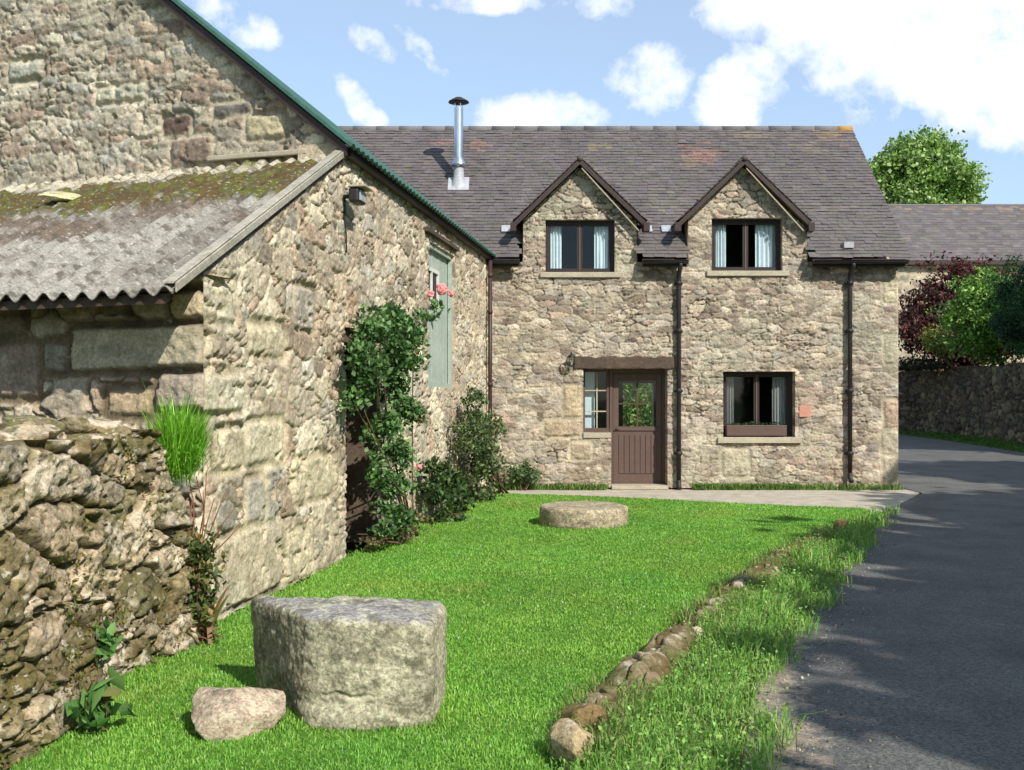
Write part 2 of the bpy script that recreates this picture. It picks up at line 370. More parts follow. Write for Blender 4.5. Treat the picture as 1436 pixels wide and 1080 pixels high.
def shrub(name, loc, label, cat, centre, rad, nc, per, spread, size, pal, seed, stems=5, group=None, asp=.5, shell=.7, stemcol=M['bark'], partname='foliage', h0=0, droop=.3):
    rg = np.random.default_rng(seed); root = empty(name, loc, label, cat, group)
    P, c = clumps(rg, centre, rad, nc, per, spread, shell)
    P = P[P[:, 2] > loc[2]+.02+h0]
    V, T, cc = leafmesh(P, size, greens(len(P), rg, pal), rg, asp=asp, droop=droop)
    mesh_obj(partname, V, T, M['leaf'], root, cc)
    mb = MB(); base = np.array(loc, float)
    for i in range(stems):
        e = c[rg.integers(0, len(c))]; mid = (base+e)/2+rg.normal(size=3)*.12*np.linalg.norm(e-base)*.6
        b0 = base+np.array([rg.normal()*.04, rg.normal()*.04, -.03]); L = np.linalg.norm(e-base)
        mb.tube([b0, b0*.5+mid*.5, mid, mid*.45+e*.55, e], [L*.02+.004, L*.015+.004, L*.012+.003, L*.008+.003, .003], 6)
    mb.build('stem' if size < .2 else 'trunk', stemcol, root, True)
    return root
def tree(loc, label, h, rad, cz, nc, per, spread, size, pal, seed, group=None, name='tree'):
    rg = np.random.default_rng(seed); root = empty(name, loc, label, 'tree', group)
    cen = np.array([loc[0], loc[1], loc[2]+cz])
    P, c = clumps(rg, cen, rad, nc, per, spread, .55)
    V, T, cc = leafmesh(P, size, greens(len(P), rg, pal), rg, asp=.7)
    mesh_obj('crown', V, T, M['leaf'], root, cc)
    mb = MB(); base = np.array(loc, float); fork = base+np.array([.1, 0, max(cz-rad[2]*.8, 1)])
    mb.tube([base-[0,0,.2], base*.5+fork*.5+[.05,0,0], fork, cen, cen+[0,0,rad[2]*.6]], [h*.032, h*.024, h*.02, h*.012, .03], 10)
    for i in range(9):
        e = c[rg.integers(0, len(c))]; s0 = fork+(cen-fork)*rg.random()*.8; mid = s0*.5+e*.5+rg.normal(size=3)*.2
        mb.tube([s0, mid, e], [h*.011, h*.007, .02], 6)
    mb.build('trunk', M['bark'], root, True)
    return root
def inpoly(x, y, poly):
    r = np.zeros(len(x), bool); n = len(poly)
    for i in range(n):
        x1, y1 = poly[i]; x2, y2 = poly[(i+1) % n]
        c = ((y1 > y) != (y2 > y)) & (x < (x2-x1)*(y-y1)/(y2-y1+1e-12)+x1); r ^= c
    return r
def blades(P, h, w, cols, rg, lean=.5):
    n = len(P); th = rg.random(n)*2*math.pi; d = np.stack([np.cos(th), np.sin(th), np.zeros(n)], 1)
    th2 = rg.random(n)*2*math.pi; ld = np.stack([np.cos(th2), np.sin(th2), np.zeros(n)], 1)*(lean*rg.random(n))[:, None]
    h = h[:, None]; w = w[:, None]
    a = P-d*w*.5; b = P+d*w*.5; m = P+ld*h*.35+np.array([0,0,.6])*h; t = P+ld*h+np.array([0,0,1.])*h*(1-.3*lean)
    V = np.stack([a, b, m+d*w*.35, m-d*w*.35, t], 1).reshape(-1, 3); i = np.arange(n)[:, None]*5
    cc = np.repeat(cols, 5, 0)
    return V, [i+[0,1,2,3]], i+[3,2,4], cc

# ------------------------------------------------------------------ world, sun, camera
AZ, EL = math.radians(34), math.radians(38)      # azimuth to the right of the line straight behind the camera
w = bpy.data.worlds.new('World'); scene.world = w; w.use_nodes = True; nt = w.node_tree
bg = nt.nodes['Background']; bg.inputs[1].default_value = .115
sky = N(nt, 'ShaderNodeTexSky', sky_type='NISHITA'); sky.sun_disc = False; sky.sun_elevation = EL; sky.sun_rotation = math.pi-AZ
sky.air_density = 1.0; sky.dust_density = .6; sky.ozone_density = 1.5; sky.altitude = 100
tc = N(nt, 'ShaderNodeTexCoord'); sp = N(nt, 'ShaderNodeSeparateXYZ'); nt.links.new(tc.outputs['Generated'], sp.inputs[0])
def mth(op, a, b=None, c=None, clamp=False):
    n = nt.nodes.new('ShaderNodeMath'); n.operation = op; n.use_clamp = clamp
    for i, v in enumerate((a, b, c)):
        if v is None: continue
        if isinstance(v, bpy.types.NodeSocket): nt.links.new(v, n.inputs[i])
        else: n.inputs[i].default_value = v
    return n.outputs[0]
ya = mth('MAXIMUM', mth('ABSOLUTE', sp.outputs[1]), .05)
U = mth('DIVIDE', sp.outputs[0], ya); W = mth('DIVIDE', sp.outputs[2], ya)
nz1 = N(nt, 'ShaderNodeTexNoise', Scale=11., Detail=9., Roughness=.62); nt.links.new(tc.outputs['Generated'], nz1.inputs['Vector'])
nz2 = N(nt, 'ShaderNodeTexNoise', Scale=34., Detail=6., Roughness=.65); nt.links.new(tc.outputs['Generated'], nz2.inputs['Vector'])
tot = None
# bodies of cloud: (centre x, y in the view direction, half sizes, turn, weight)
CL = [(1290,40,260,120,.25,1.15),(1150,0,200,50,0,.9),(770,172,95,44,0,.95),(905,105,62,48,-.3,.72),(1045,120,52,66,.9,.85),(1440,150,140,60,0,.6),(1230,130,60,60,.7,.55),
      (508,150,52,20,.95,.75),(522,62,40,20,.6,.62),(680,5,100,14,0,.55),(590,70,40,14,.8,.42),(940,8,120,26,0,.5),(330,30,60,22,.5,.4),(1750,220,260,90,0,1.),(-200,100,300,140,0,1.)]
for (x, y, rx, ry, th, wt) in CL:
    u0, w0 = (x-CX)/F, (HY-y)/F; c_, s_ = math.cos(th), -math.sin(th)
    du = mth('SUBTRACT', U, u0); dw = mth('SUBTRACT', W, w0)
    a_ = mth('DIVIDE', mth('ADD', mth('MULTIPLY', du, c_), mth('MULTIPLY', dw, s_)), rx/F)
    b_ = mth('DIVIDE', mth('SUBTRACT', mth('MULTIPLY', dw, c_), mth('MULTIPLY', du, s_)), ry/F)
    r2 = mth('ADD', mth('MULTIPLY', a_, a_), mth('MULTIPLY', b_, b_))
    g_ = mth('MAXIMUM', mth('MINIMUM', mth('MULTIPLY', mth('SUBTRACT', 1.2, r2), wt), .75*wt), -.9)
    tot = g_ if tot is None else mth('MAXIMUM', tot, g_)
dens = mth('ADD', tot, mth('MULTIPLY', mth('SUBTRACT', nz1.outputs['Fac'], .5), 4.2)); dens = mth('ADD', dens, mth('MULTIPLY', mth('SUBTRACT', nz2.outputs['Fac'], .5), 1.4))
cov = ramp(nt, dens, [(.05, 0.), (.95, .95)])
lp = N(nt, 'ShaderNodeMapRange'); lp.inputs[1].default_value = 0; lp.inputs[2].default_value = .5
CLOUDC = (8.6, 8.8, 9.2)
skyc = mixc(nt, 1., sky.outputs[0], (1.12, 1.22, 1.28), 'MULTIPLY')
skyc = mixc(nt, .4, skyc, (5.4, 6.5, 8.0))
nt.links.new(mixc(nt, cov, skyc, CLOUDC), bg.inputs[0])
sl = bpy.data.lights.new('sun', 'SUN'); sl.energy = 4.7; sl.angle = math.radians(.5); sl.color = (1, .96, .905)
so = bpy.data.objects.new('sun', sl); COL.objects.link(so); so.rotation_euler = (math.pi/2-EL, 0, AZ); so.location = (10, -10, 12)
cam = bpy.data.cameras.new('camera'); co = bpy.data.objects.new('camera', cam); COL.objects.link(co); scene.camera = co
co.location = (0, 0, CH); co.rotation_euler = (math.pi/2, 0, 0); cam.lens = 36*F/1436; cam.sensor_width = 36; cam.shift_y = (HY-540)/1436; cam.clip_end = 3000
vs = scene.view_settings; vs.view_transform = 'Standard'; vs.look = 'None'; vs.gamma = 1; vs.exposure = .3

# ------------------------------------------------------------------ ground, road, path, lawn
def sheet(name, poly, z, mat, res=.25, colfn=None, zfn=None, label=None):
    import bmesh
    poly = np.array(poly); x0, y0 = poly.min(0); x1, y1 = poly.max(0)
    bm = bmesh.new(); vv = [bm.verts.new((x, y, 0)) for x, y in poly]; bm.faces.new(vv)
    for ax, lo, hi in ((0, x0, x1), (1, y0, y1)):
        for t in np.arange(lo+res, hi, res):
            co_ = (t, 0, 0) if ax == 0 else (0, t, 0); no = (1, 0, 0) if ax == 0 else (0, 1, 0)
            bmesh.ops.bisect_plane(bm, geom=bm.verts[:]+bm.edges[:]+bm.faces[:], plane_co=co_, plane_no=no)
    bmesh.ops.triangulate(bm, faces=[f for f in bm.faces if len(f.verts) > 4]); bm.verts.index_update()
    V = np.array([v.co[:] for v in bm.verts]); V[:, 2] = z if zfn is None else zfn(V[:, 0], V[:, 1])
    q = [[v.index for v in f.verts] for f in bm.faces if len(f.verts) == 4]; t = [[v.index for v in f.verts] for f in bm.faces if len(f.verts) == 3]; bm.free()
    c = np.ones((len(V), 3)) if colfn is None else colfn(V[:, 0], V[:, 1])
    o = mesh_obj(name, V, [x for x in (q, t) if x], mat, None, c, True); o['kind'] = 'structure'; return o
def polydist(x, y, line):
    d = np.full(np.shape(x), 1e9)
    for (ax, ay), (bx, by) in zip(line[:-1], line[1:]):
        t = np.clip(((x-ax)*(bx-ax)+(y-ay)*(by-ay))/((bx-ax)**2+(by-ay)**2), 0, 1)
        d = np.minimum(d, np.hypot(x-ax-t*(bx-ax), y-ay-t*(by-ay)))
    return d
EDGE = [(-.3,1.),(.62,3.2),(.95,4.3),(1.38,5.84),(2.09,7.37),(3.33,10.2),(5.06,14.),(5.85,15.5),(6.75,17.0),(6.9,22.),(6.8,30),(3,38),(-6,42)]
KERB = [(-.1,3.4),(.25,4.45),(.52,5.3),(.9,6.2),(1.43,7.4),(2.63,10.),(3.77,11.9)]
FAR = [(-6,47),(6,49),(13,48),(16.3,43),(16,36),(14.5,29),(12.5,22),(10.3,12),(9.6,2),(9,-12),(-2,-12)]
mb = MB(); mb.add([(-900,-300,-.09),(900,-300,-.09),(900,1500,-.09),(-900,1500,-.09)], [(0,1,2,3)]); g = mb.build('ground', M['field']); g['kind'] = 'structure'
road = EDGE+FAR
sheet('road', road, -.05, M['road'], .3, colfn=lambda x, y: np.repeat((np.exp(-polydist(x, y, EDGE[:8])/.22)*.7-.25+.75*sm(7.2-y, 0, 2)*np.exp(-(polydist(x, y, EDGE[:8])/.55)**2))[:, None], 3, 1))
SP0 = np.array([-2.05, 6.87]); SU = np.array([.156, .9878]); SN = np.array([.9878, -.156])
FU = np.array([-.927, .375]); FN = np.array([-.375, -.927])
LAWN = [(-3.2,2.5),(-.35,2.5)]+KERB+[(4.6,13.3),(5.0,14.05),(-.25,16.55),(-.55,16.5),(-2.0,6.95),(-2.3,6.6),(-2.4,5.8),(-3.2,4.)]
LB = LAWN[2:]
def lawnz(x, y):
    return .02*fbm(x*.8, y*.8, 0, 5, 3)-.1*np.exp(-(polydist(x, y, KERB+[(4.6,13.3),(5.0,14.05)])/.12)**2)
sheet('lawn', LAWN, 0, M['lawn'], .12, zfn=lawnz)
PATH = [(-.6,16.45),(-.25,16.55),(5.0,14.05),(5.5,14.7),(5.85,15.5),(6.7,17.0),(6.7,17.6),(-.6,17.6)]
sheet('path', PATH, -.012, M['path'], .15, zfn=lambda x, y: -.022+.01*fbm(x*2, y*2, 0, 6, 3)-.045*np.exp(-(polydist(x, y, EDGE)/.08)**2))
VERGE = KERB+[(4.6,13.3),(5.0,14.05),(5.1,14.15)]+[(5.06,14.),(3.33,10.2),(2.09,7.37),(1.38,5.84),(.95,4.3),(.62,3.2),(.3,2.6)]
sheet('verge', VERGE, 0, M['soil'], .1, zfn=lambda x, y: -.04*np.exp(-polydist(x, y, EDGE)/.1)-.01+.05*fbm(x*3, y*3, 0, 8, 3)*np.minimum(polydist(x, y, EDGE)/.15, 1))

# lawn blades
rg = np.random.default_rng(3)
n = 620000; Y = 3.9+(np.exp(rg.random(n)*math.log(13.2/1.)/1.)-1)/12.2*12.7; X = rg.uniform(-3, 5.2, n)
Y = 3.9*np.exp(rg.random(n)*math.log(16.6/3.9))
ok = inpoly(X, Y, LAWN) & (np.abs(X) < .5*Y+.15); X, Y = X[ok], Y[ok]; n = len(X)
pt = fbm(X*1.1, Y*1.1, 0, 41, 4); p2 = fbm(X*3.5, Y*3.5, 0, 43, 3)
cols = greens(n, rg, [lin(116,166,58), lin(132,176,70), lin(148,184,86), lin(102,152,50)], .16)
dry = (sm(pt+p2*.4, .3, .9)*.5)[:, None]; cols = cols*(1-dry)+dry*lin(150,150,74)
cols *= (1+.22*p2+.2*fbm(X*.6, Y*.6, 0, 44, 3))[:, None]; cols[:, 0] *= 1+.18*fbm(X*1.8, Y*1.8, 0, 45, 3)
cl = hsh(np.floor(X*700), np.floor(Y*700), 5) > .9965
cols[cl] = lin(222,222,205)
nearw = np.exp(-polydist(X, Y, [(-3.2,4.),(-2.1,4.4),(-2.02,5.),(-2.15,5.7),(-2.0,6.95),(-.55,16.5)])/.08)+.9*np.exp(-polydist(X, Y, [(-.97,4.84),(-.33,4.83),(-.3,5.4),(-1.3,5.4),(-.97,4.84)])/.03)+.8*np.exp(-np.abs(np.hypot(X-.86, Y-12.45)-.54)/.04)+.7*np.exp(-polydist(X, Y, KERB)/.04)
hh = (.016+.016*rg.random(n)+.008*p2+.05*nearw*rg.random(n)); ww = .003+.00062*Y
V, Q, T, cc = blades(np.stack([X, Y, lawnz(X, Y)-.004], 1), hh, ww, cols, rg, .8)
tag(mesh_obj('lawn_grass', V, Q+[T], M['leaf'], None, cc), 'short bright green mown grass covering the lawn', 'grass', kind='stuff')
# verge grass and weeds
n = 170000; Y = 3.6*np.exp(rg.random(n)*math.log(14.2/3.6)); X = rg.uniform(-.5, 5.2, n)
ok = inpoly(X, Y, VERGE); X, Y = X[ok], Y[ok]; n = len(X)
X = X+(.10+.13*vn(Y*2.3, 0*Y, 0, 7)+.035*rg.normal(size=n))*np.exp(-polydist(X, Y, EDGE)/.15)-.05*np.abs(rg.normal(size=n))*np.exp(-polydist(X, Y, KERB)/.1)
pk = fbm(X*2.2, Y*2.2, 0, 61, 3); dk = polydist(X, Y, KERB); de = polydist(X, Y, EDGE)
hh = (.07+.13*rg.random(n)*(1+pk))*np.clip(de/.08, .5, 1)*(.75+.03*Y)*np.clip(dk/.1, .35, 1)
cols = greens(n, rg, [lin(118,168,62), lin(142,180,84), lin(94,144,48), lin(160,186,104), lin(122,172,70)], .2)
br = rg.random(n) < .04; cols[br] = lin(168,158,104)
V, Q, T, cc = blades(np.stack([X, Y, np.full(n, -.03)], 1), hh, .003+.0006*Y, cols, rg, 1.)
rt = rg.random(n) < .5
P = np.stack([X, Y, hh*rg.uniform(.3, 1., n)-.02], 1)[rt]; P = P+rg.normal(size=P.shape)*.015
V2, T2, c2 = leafmesh(P, .021, greens(len(P), rg, [lin(124,166,72), lin(146,182,92), lin(100,142,56)]), rg, asp=.6)
nv = len(V)
tag(mesh_obj('verge_grass', np.concatenate([V, V2]), [Q[0], np.concatenate([T, T2+nv])], M['leaf'], None, np.concatenate([cc, c2])), 'long loose grass and weeds on the verge between lawn and road', 'grass', kind='stuff')

ICO[1] = ico(1); rg = np.random.default_rng(58); v1, f1 = ICO[1]; n = 1100
q = rg.random(n)*9; ln = np.array(EDGE[1:8]); sl2 = np.concatenate([[0], np.cumsum(np.linalg.norm(np.diff(ln, axis=0), axis=1))]); q = rg.random(n)**1.6*11
off = .02+np.abs(rg.normal(size=n))*(.10+.32*np.exp(-q/3.5)); x = np.interp(q, sl2, ln[:, 0])+off; y = np.interp(q, sl2, ln[:, 1])-off*.35
sz = .003+.008*rg.random(n)**2.5; V = (v1[None]*(sz[:, None]*(.6+.6*rg.random((n, 3))))[:, None, :])*(1+.25*rg.normal(size=(n, len(v1), 1)))*1.+np.stack([x, y, np.full(n, -.048)], 1)[:, None]
cc = np.repeat(greens(n, rg, [lin(150,140,124), lin(120,112,100), lin(172,160,140), lin(96,86,70)]), len(v1), 0)
tag(mesh_obj('grit', V.reshape(-1, 3), (f1[None]+np.arange(n)[:, None, None]*len(v1)).reshape(-1, 3), M['attr'], None, cc), 'loose grit and small stones along the left edge of the road', 'gravel', kind='stuff')
# ------------------------------------------------------------------ barn
PAL_B = [lin(188,174,148), lin(196,182,155), lin(180,165,140), lin(168,152,129), lin(200,187,161), lin(176,167,148), lin(182,160,135), lin(156,143,122)]
PAL_B2 = [lin(172,160,138), lin(160,150,130), lin(180,168,146), lin(148,138,120), lin(164,158,142), lin(156,138,118), lin(184,174,150)]
PAL_G = [lin(168,156,132), lin(152,142,120), lin(180,168,142), lin(138,128,110), lin(158,156,140), lin(146,124,104), lin(188,178,150)]
barn = empty('stone_barn', (SP0[0], SP0[1], 0), 'rubble stone barn on the left with green edged roof and mossy corrugated lean-to', 'barn')
tanr = .482
SG = 2.905; EH = 3.93; G0 = SP0+SU*SG
def side_top(s): return np.where(s < SG, 2.36+s*tanr, EH)
def S(x, y): return px2sz(SP0, SU, x, y)
hatch = (px2s(SP0, SU, 600), px2s(SP0, SU, 636), 1.66, 3.52)
doorw = (px2s(SP0, SU, 484), px2s(SP0, SU, 531), 0., 2.2)
R = []
def rS(x0, y0, x1, y1, c, am=.45):
    c = c*.6+.4*lin(180,168,142)   # a named big stone on the side wall, from its picture corners
    s0, za = S(x0, y0); s1, zb = S(x1, y1); z_lo = CH+(HY-y1)/F*(SP0[1]+SU[1]*(s0+s1)/2); z_hi = CH+(HY-y0)/F*(SP0[1]+SU[1]*(s0+s1)/2)
    R.append((s0, s1, z_lo, z_hi, c, am))
rS(286,392,330,452,lin(198,186,152)); rS(284,521,343,578,lin(204,194,166)); rS(412,402,442,462,lin(160,152,140),.5)
rS(296,742,398,842,lin(196,180,150)); rS(402,740,440,812,lin(196,182,150)); rS(300,600,342,660,lin(196,182,148)); rS(345,668,372,735,lin(170,164,150),.5); rS(348,455,400,500,lin(204,190,154))
rS(345,590,400,650,lin(206,194,160)); rS(410,640,468,700,lin(200,186,150)); rS(284,470,300,515,lin(190,176,144))
def side_col(c, S_, Z_, k):
    o = np.exp(-((S_-3.1)/.55)**2-((Z_-2.5)/.55)**2)*sm(fbm(S_*2.5, Z_*2.5, 0, 91, 4), -.2, .5)
    c = c*(1-.4*o[..., None])+.4*o[..., None]*lin(196,150,100)
    lc = sm(fbm(S_*1.7, Z_*1.7, 0, 92, 4), .1, .5)*.4
    return c*(1-lc[..., None])+lc[..., None]*lin(202,196,172)
wall('side_wall', straight(SP0, SU), const(SN), 10.62, EH, .014, M['stone'], barn, top=side_top, holes=[hatch, doorw], a=.34, b=.19, seed=5, pal=PAL_B, mortar=lin(186,172,140), open0=True, split=.33, fine=.7, pits=.03,
     relief=.0135, jd=.028, ew=.09, rects=R, fade=(.035, 0), depth=.42, warp=.06, jit=(.95,.9), wx=(.5,1.3), colfn=side_col, p=3.4, dark=.8)
R = []
def rF(x0, y0, x1, y1, c, am=.5):
    am = am*.55
    s0 = px2s(SP0, FU, x1); s1 = px2s(SP0, FU, x0); Ym = SP0[1]+FU[1]*(s0+s1)/2
    R.append((max(s0, -.1), s1, CH+(HY-y1)/F*Ym, CH+(HY-y0)/F*Ym, c, am))
rF(98,455,289,521,lin(176,164,136),1.); rF(216,521,300,578,lin(170,156,134),1.); rF(238,405,300,448,lin(196,178,144),.8); rF(62,478,96,524,lin(150,142,122),.8)
rF(-60,480,58,560,lin(150,132,112),.8); rF(150,545,212,585,lin(180,158,124),.8); rF(-70,400,40,470,lin(140,122,108),.8)
wall('lean_to_wall', straight(SP0, FU), const(FN), 5.2, 2.36, .014, M['stone'], barn, open0=True, split=.35, fine=.4, a=.32, b=.2, seed=15, p=3.2, pal=PAL_B, mortar=lin(120,104,80),
     relief=.03, jd=.055, ew=.14, rects=R, fade=(.035, 0), depth=.35, warp=.06, wx=(.55,1.2), jit=(.9,.8), dark=.7)
TG = .8
def gab_top(s): return np.minimum(EH+s*TG, EH+(7.-s)*TG)
R = []
def rG(x0, y0, x1, y1, c, am=.9):
    s0 = px2s(G0, FU, x1); s1 = px2s(G0, FU, x0); Ym = G0[1]+FU[1]*(s0+s1)/2
    R.append((s0, s1, CH+(HY-y1)/F*Ym, CH+(HY-y0)/F*Ym, c, am))
rG(300,144,352,162,lin(112,108,100),.8); rG(228,162,268,190,lin(96,80,68),.1); rG(240,192,298,232,lin(128,112,96),1.2); rG(12,85,60,112,lin(172,170,150),1.); rG(135,120,205,142,lin(182,178,154),1.); rG(345,160,400,195,lin(182,170,136),.9)
wall('gable_wall', straight(G0, FU), const(FN), 7., EH+3.5*TG, .018, M['stone'], barn, top=gab_top, open0=True, split=.22, fine=.6, pits=.02, a=.31, b=.115, p=3.2, seed=25, pal=PAL_B2, mortar=lin(176,164,140),
     relief=.019, jd=.026, ew=.11, rects=R, fade=(.03, .03), depth=.4, warp=.05, z0=2.2, wx=(.55,1.1), jit=(.9,.7), dark=.5)
# closing far gable and left side (plain, out of sight)
mb = MB(); z3 = np.array([0,0,1.])
def v3(p, z=0.): return np.array([p[0], p[1], z])
fl = G0+FU*7.; mb.obox(v3(fl), v3(SU*7.7), v3(-FU*.4), z3*EH); mb.obox(v3(G0+SU*7.3-SN*.4), v3(-SN*6.2), v3(SU*.3), z3*EH)
mb.build('rear_wall', M['sill'], barn)
# barn roof: two slopes of painted sheet
def vec(p, z): return np.array([p[0], p[1], z])
OH = .16
ridge0 = vec(G0+FU*3.5, EH+3.5*TG)-vec(SU*.14, 0)
mb = MB()
e0 = vec(G0, EH+.07)-vec(SU*.14, 0)+vec(-FU*OH, -OH*TG); r0 = vec(G0+FU*3.5, EH+.07+3.5*TG)-vec(SU*.14, 0)
L = vec(SU*8.1, 0)
# corrugated panel
def panel(e0, r0, L, n, amp, thick):
    k = n*6+1; t = np.linspace(0, 1, k); n_ = np.cross(L, r0-e0); n_ /= np.linalg.norm(n_)
    if n_[2] < 0: n_ = -n_
    vs = []
    for q in np.linspace(0, 1, 3):
        vs.append(e0+(r0-e0)*q+L*t[:, None]+n_*(amp*np.sin(t*n*2*math.pi))[:, None])
    top_ = np.concatenate(vs); bot = top_-n_*thick; V = np.concatenate([top_, bot]); nb = len(top_)
    q = []
    for i in range(2):
        for j in range(k-1):
            a = i*k+j; q.append((a, a+1, a+k+1, a+k)); q.append((nb+a, nb+a+k, nb+a+k+1, nb+a+1))
    for j in range(k-1): q.append((j, nb+j, nb+j+1, j+1)); q.append((2*k+j, 2*k+j+1, nb+2*k+j+1, nb+2*k+j))
    for i in range(2): q.append((i*k, (i+1)*k, nb+(i+1)*k, nb+i*k)); q.append((i*k+k-1, nb+i*k+k-1, nb+(i+1)*k+k-1, (i+1)*k+k-1))
    return V, q
V, q = panel(e0, r0, L, 54, .012, .03); mb.add(V, q)
V, q = panel(vec(G0+FU*7.1, EH-.06)-vec(SU*.14, 0), r0+np.array([0,0,.002]), L, 54, .012, .03); mb.add(V, q)
bro = mb.build('roof', M['green'], barn, False)
mb = MB(); ex = vec(SU*.03, 0)   # barge board under the sheet edge
d = r0-e0; mb.obox(e0+ex+[0,0,-.06]+d*.02, d*.97, ex, [0,0,-.09]); mb.build('bargeboard', M['wood'], barn)
mb = MB()   # dark wall plate / soffit along the eave
a0 = vec(G0+SN*.0, EH-.02); mb.obox(a0+vec(SN*.02, -.02), vec(SU*7.72, 0), vec(SN*.07, 0), [0,0,-.09]); mb.build('eave_board', M['wood'], barn)
# hatch door with small window
hd = empty  # (parts below are meshes)
hs0, hs1, hz0, hz1 = hatch
def onside(s, z, out=0.): return vec(SP0+SU*s+SN*out, z)
mb = MB(); nb_ = 9
for i in range(nb_):
    a = hs0+(hs1-hs0)*i/nb_; mb.obox(onside(a+.004, hz0, -.12+.004*(i % 2)), vec(SU*((hs1-hs0)/nb_-.008), 0), vec(SN*.04, 0), [0,0,hz1-hz0])
hdo = mb.build('hatch', M['pale'], barn, bevel=.003); hdo['label'] = 'tall pale green grey boarded loft hatch'
mb = MB(); t = .06
for (a, b, c, d_) in ((hs0, hs1, hz1-t, hz1), (hs0, hs0+t, hz0, hz1-t), (hs1-t, hs1, hz0, hz1-t), (hs0+t, hs1-t, hz0, hz0+t)):
    mb.obox(onside(a, c, -.07), vec(SU*(b-a), 0), vec(SN*.05, 0), [0,0,d_-c])
mb.build('hatch_frame', M['pale'], hdo)
w0, w1 = px2s(SP0, SU, 599), px2s(SP0, SU, 620)
mb = MB(); za, zb = 2.72, 3.22
for (a, b, c, d_) in ((w0+.06, w1, zb-.05, zb), (w0+.06, w0+.12, za, zb-.05), (w1-.06, w1, za, zb-.05), (w0+.12, w1-.06, za, za+.05), ((w0+w1)/2, (w0+w1)/2+.04, za+.05, zb-.05)):
    mb.obox(onside(a, c, -.068), vec(SU*(b-a), 0), vec(SN*.03, 0), [0,0,d_-c])
wf = mb.build('window', M['white'], hdo)
mb = MB(); mb.obox(onside(w0+.12, za+.05, -.072), vec(SU*(w1-w0-.18), 0), vec(SN*.008, 0), [0,0,zb-za-.1]); mb.build('pane', M['frame'], hdo)
mb = MB(); mb.obox(onside(hs0-.25, 3.60, .0), vec(SU*(hs1-hs0+.35), 0), vec(SN*.07, 0), [0,0,.05]); mb.build('drip_board', M['beam'], barn)
# old doorway: dark planks set deep in the wall
ds0, ds1, _, dz1 = doorw
mb = MB(); nb_ = 7
for i in range(nb_):
    a = ds0+(ds1-ds0)*i/nb_; mb.obox(onside(a+.005, 0, -.40), vec(SU*((ds1-ds0)/nb_-.01), 0), vec(SN*.05, 0), [0,0,dz1])
dd = mb.build('door', M['oldwood'], barn, bevel=.004); dd['label'] = 'weathered plank door deep in the barn wall'
mb = MB(); mb.obox(onside(ds0-.02, dz1-.14, -.3), vec(SU*(ds1-ds0+.04), 0), vec(SN*.27, 0), [0,0,.16]); mb.build('lintel', M['oldwood'], barn, bevel=.01)
mb = MB(); mb.obox(onside(ds1-.06, 0, -.34), vec(SU*.05, 0), vec(SN*.33, 0), [0,0,dz1-.14]); mb.obox(onside(ds0+.004, 0, -.34), vec(SU*.05, 0), vec(SN*.3, 0), [0,0,dz1-.14]); mb.build('door_frame', M['oldwood'], barn, bevel=.006)
# bulkhead flood light on the corner
mb = MB(); p = onside(SG-.02, 3.42, .1)
mb.tube([onside(SG-.02, 3.42, 0), p], .02, 8); mb.tube([onside(SG-.02,3.40,.03), onside(SG-.02,3.2,.03), onside(SG+.02,3.05,.03), onside(SG+.02,2.9,.03)], .008, 6)
lm = mb.build('security_light', M['iron'], barn, True)
mb = MB(); mb.obox(p+vec(-SU*.12, -.07), vec(SU*.24, 0), vec(SN*.1, 0), [0,0,.13]); mb.build('lamp_housing', M['iron'], lm, bevel=.02)
mb = MB(); mb.obox(p+vec(-SU*.135, .065), vec(SU*.27, 0), vec(SN*.17, 0), [0,0,.02]); mb.build('lamp_hood', M['sill'], lm, bevel=.006)
mb = MB(); mb.obox(p+vec(SN*.1-SU*.09, -.05), vec(SU*.18, 0), vec(SN*.012, 0), [0,0,.09]); mb.build('lamp_glass', M['lead'], lm)
# stone drip slab over the lean-to
mb = MB(); s0, s1 = px2s(G0, FU, 436), px2s(G0, FU, 298)
mb.obox(vec(G0+FU*s0, 3.90-.05), vec(FU*(s1-s0), .03), vec(FN*.09, -.01), [0,0,.05]); mb.build('drip_slab', M['sill'], barn, bevel=.01)
# lean-to roof: big corrugated sheet, moss growing along the upper half
ns, nt_ = 210, 430
q = np.linspace(-.47, SG, ns); t = np.linspace(-.02, 5.2, nt_); QQ, TT = np.meshgrid(q, t, indexing='ij')
lap = .012*((QQ-.4) % 1.35 < .03)
prof = .028*np.sin(TT/.165*2*math.pi)
Zr = 2.43+QQ*tanr+prof+.008*fbm(QQ*2, TT*2, 0, 71, 3)
low = sm(QQ, 1.0+.0*TT, 1.9)
mn = fbm(QQ*3.2, TT*2.2, 0, 73, 5, .6)+.45*fbm(QQ*14, TT*9, 0, 74, 3)
vis = np.exp(-((QQ-2.05-.12*fbm(TT*1.3, 0*TT, 0, 79, 2))/.55)**2)
moss = sm(vis*1.35+mn*.8, .52, .85)
brn = sm(np.exp(-((QQ-1.3)/.65)**2)*.8+fbm(QQ*2.2, TT*1.6, 0, 75, 4)*.9, .55, .95)
dirt = sm(fbm(QQ*2.5, TT*2.5, 0, 76, 4)+.25, .2, .7)
topm = sm(QQ, 2.45, 2.7)
grey = lin(144,139,128); cc = np.empty(QQ.shape+(3,))
cc[:] = grey; cc = cc*(1-.5*dirt[..., None])+.5*dirt[..., None]*lin(84,77,66)
cc = cc*(1-.75*brn[..., None])+.75*brn[..., None]*lin(84,66,48)
gm = sm(fbm(QQ*7, TT*7, 0, 77, 3), -.3, .3)[..., None]
mc = lin(86,86,30)*gm+lin(84,68,34)*(1-gm)
cc = cc*(1-moss[..., None])+moss[..., None]*mc
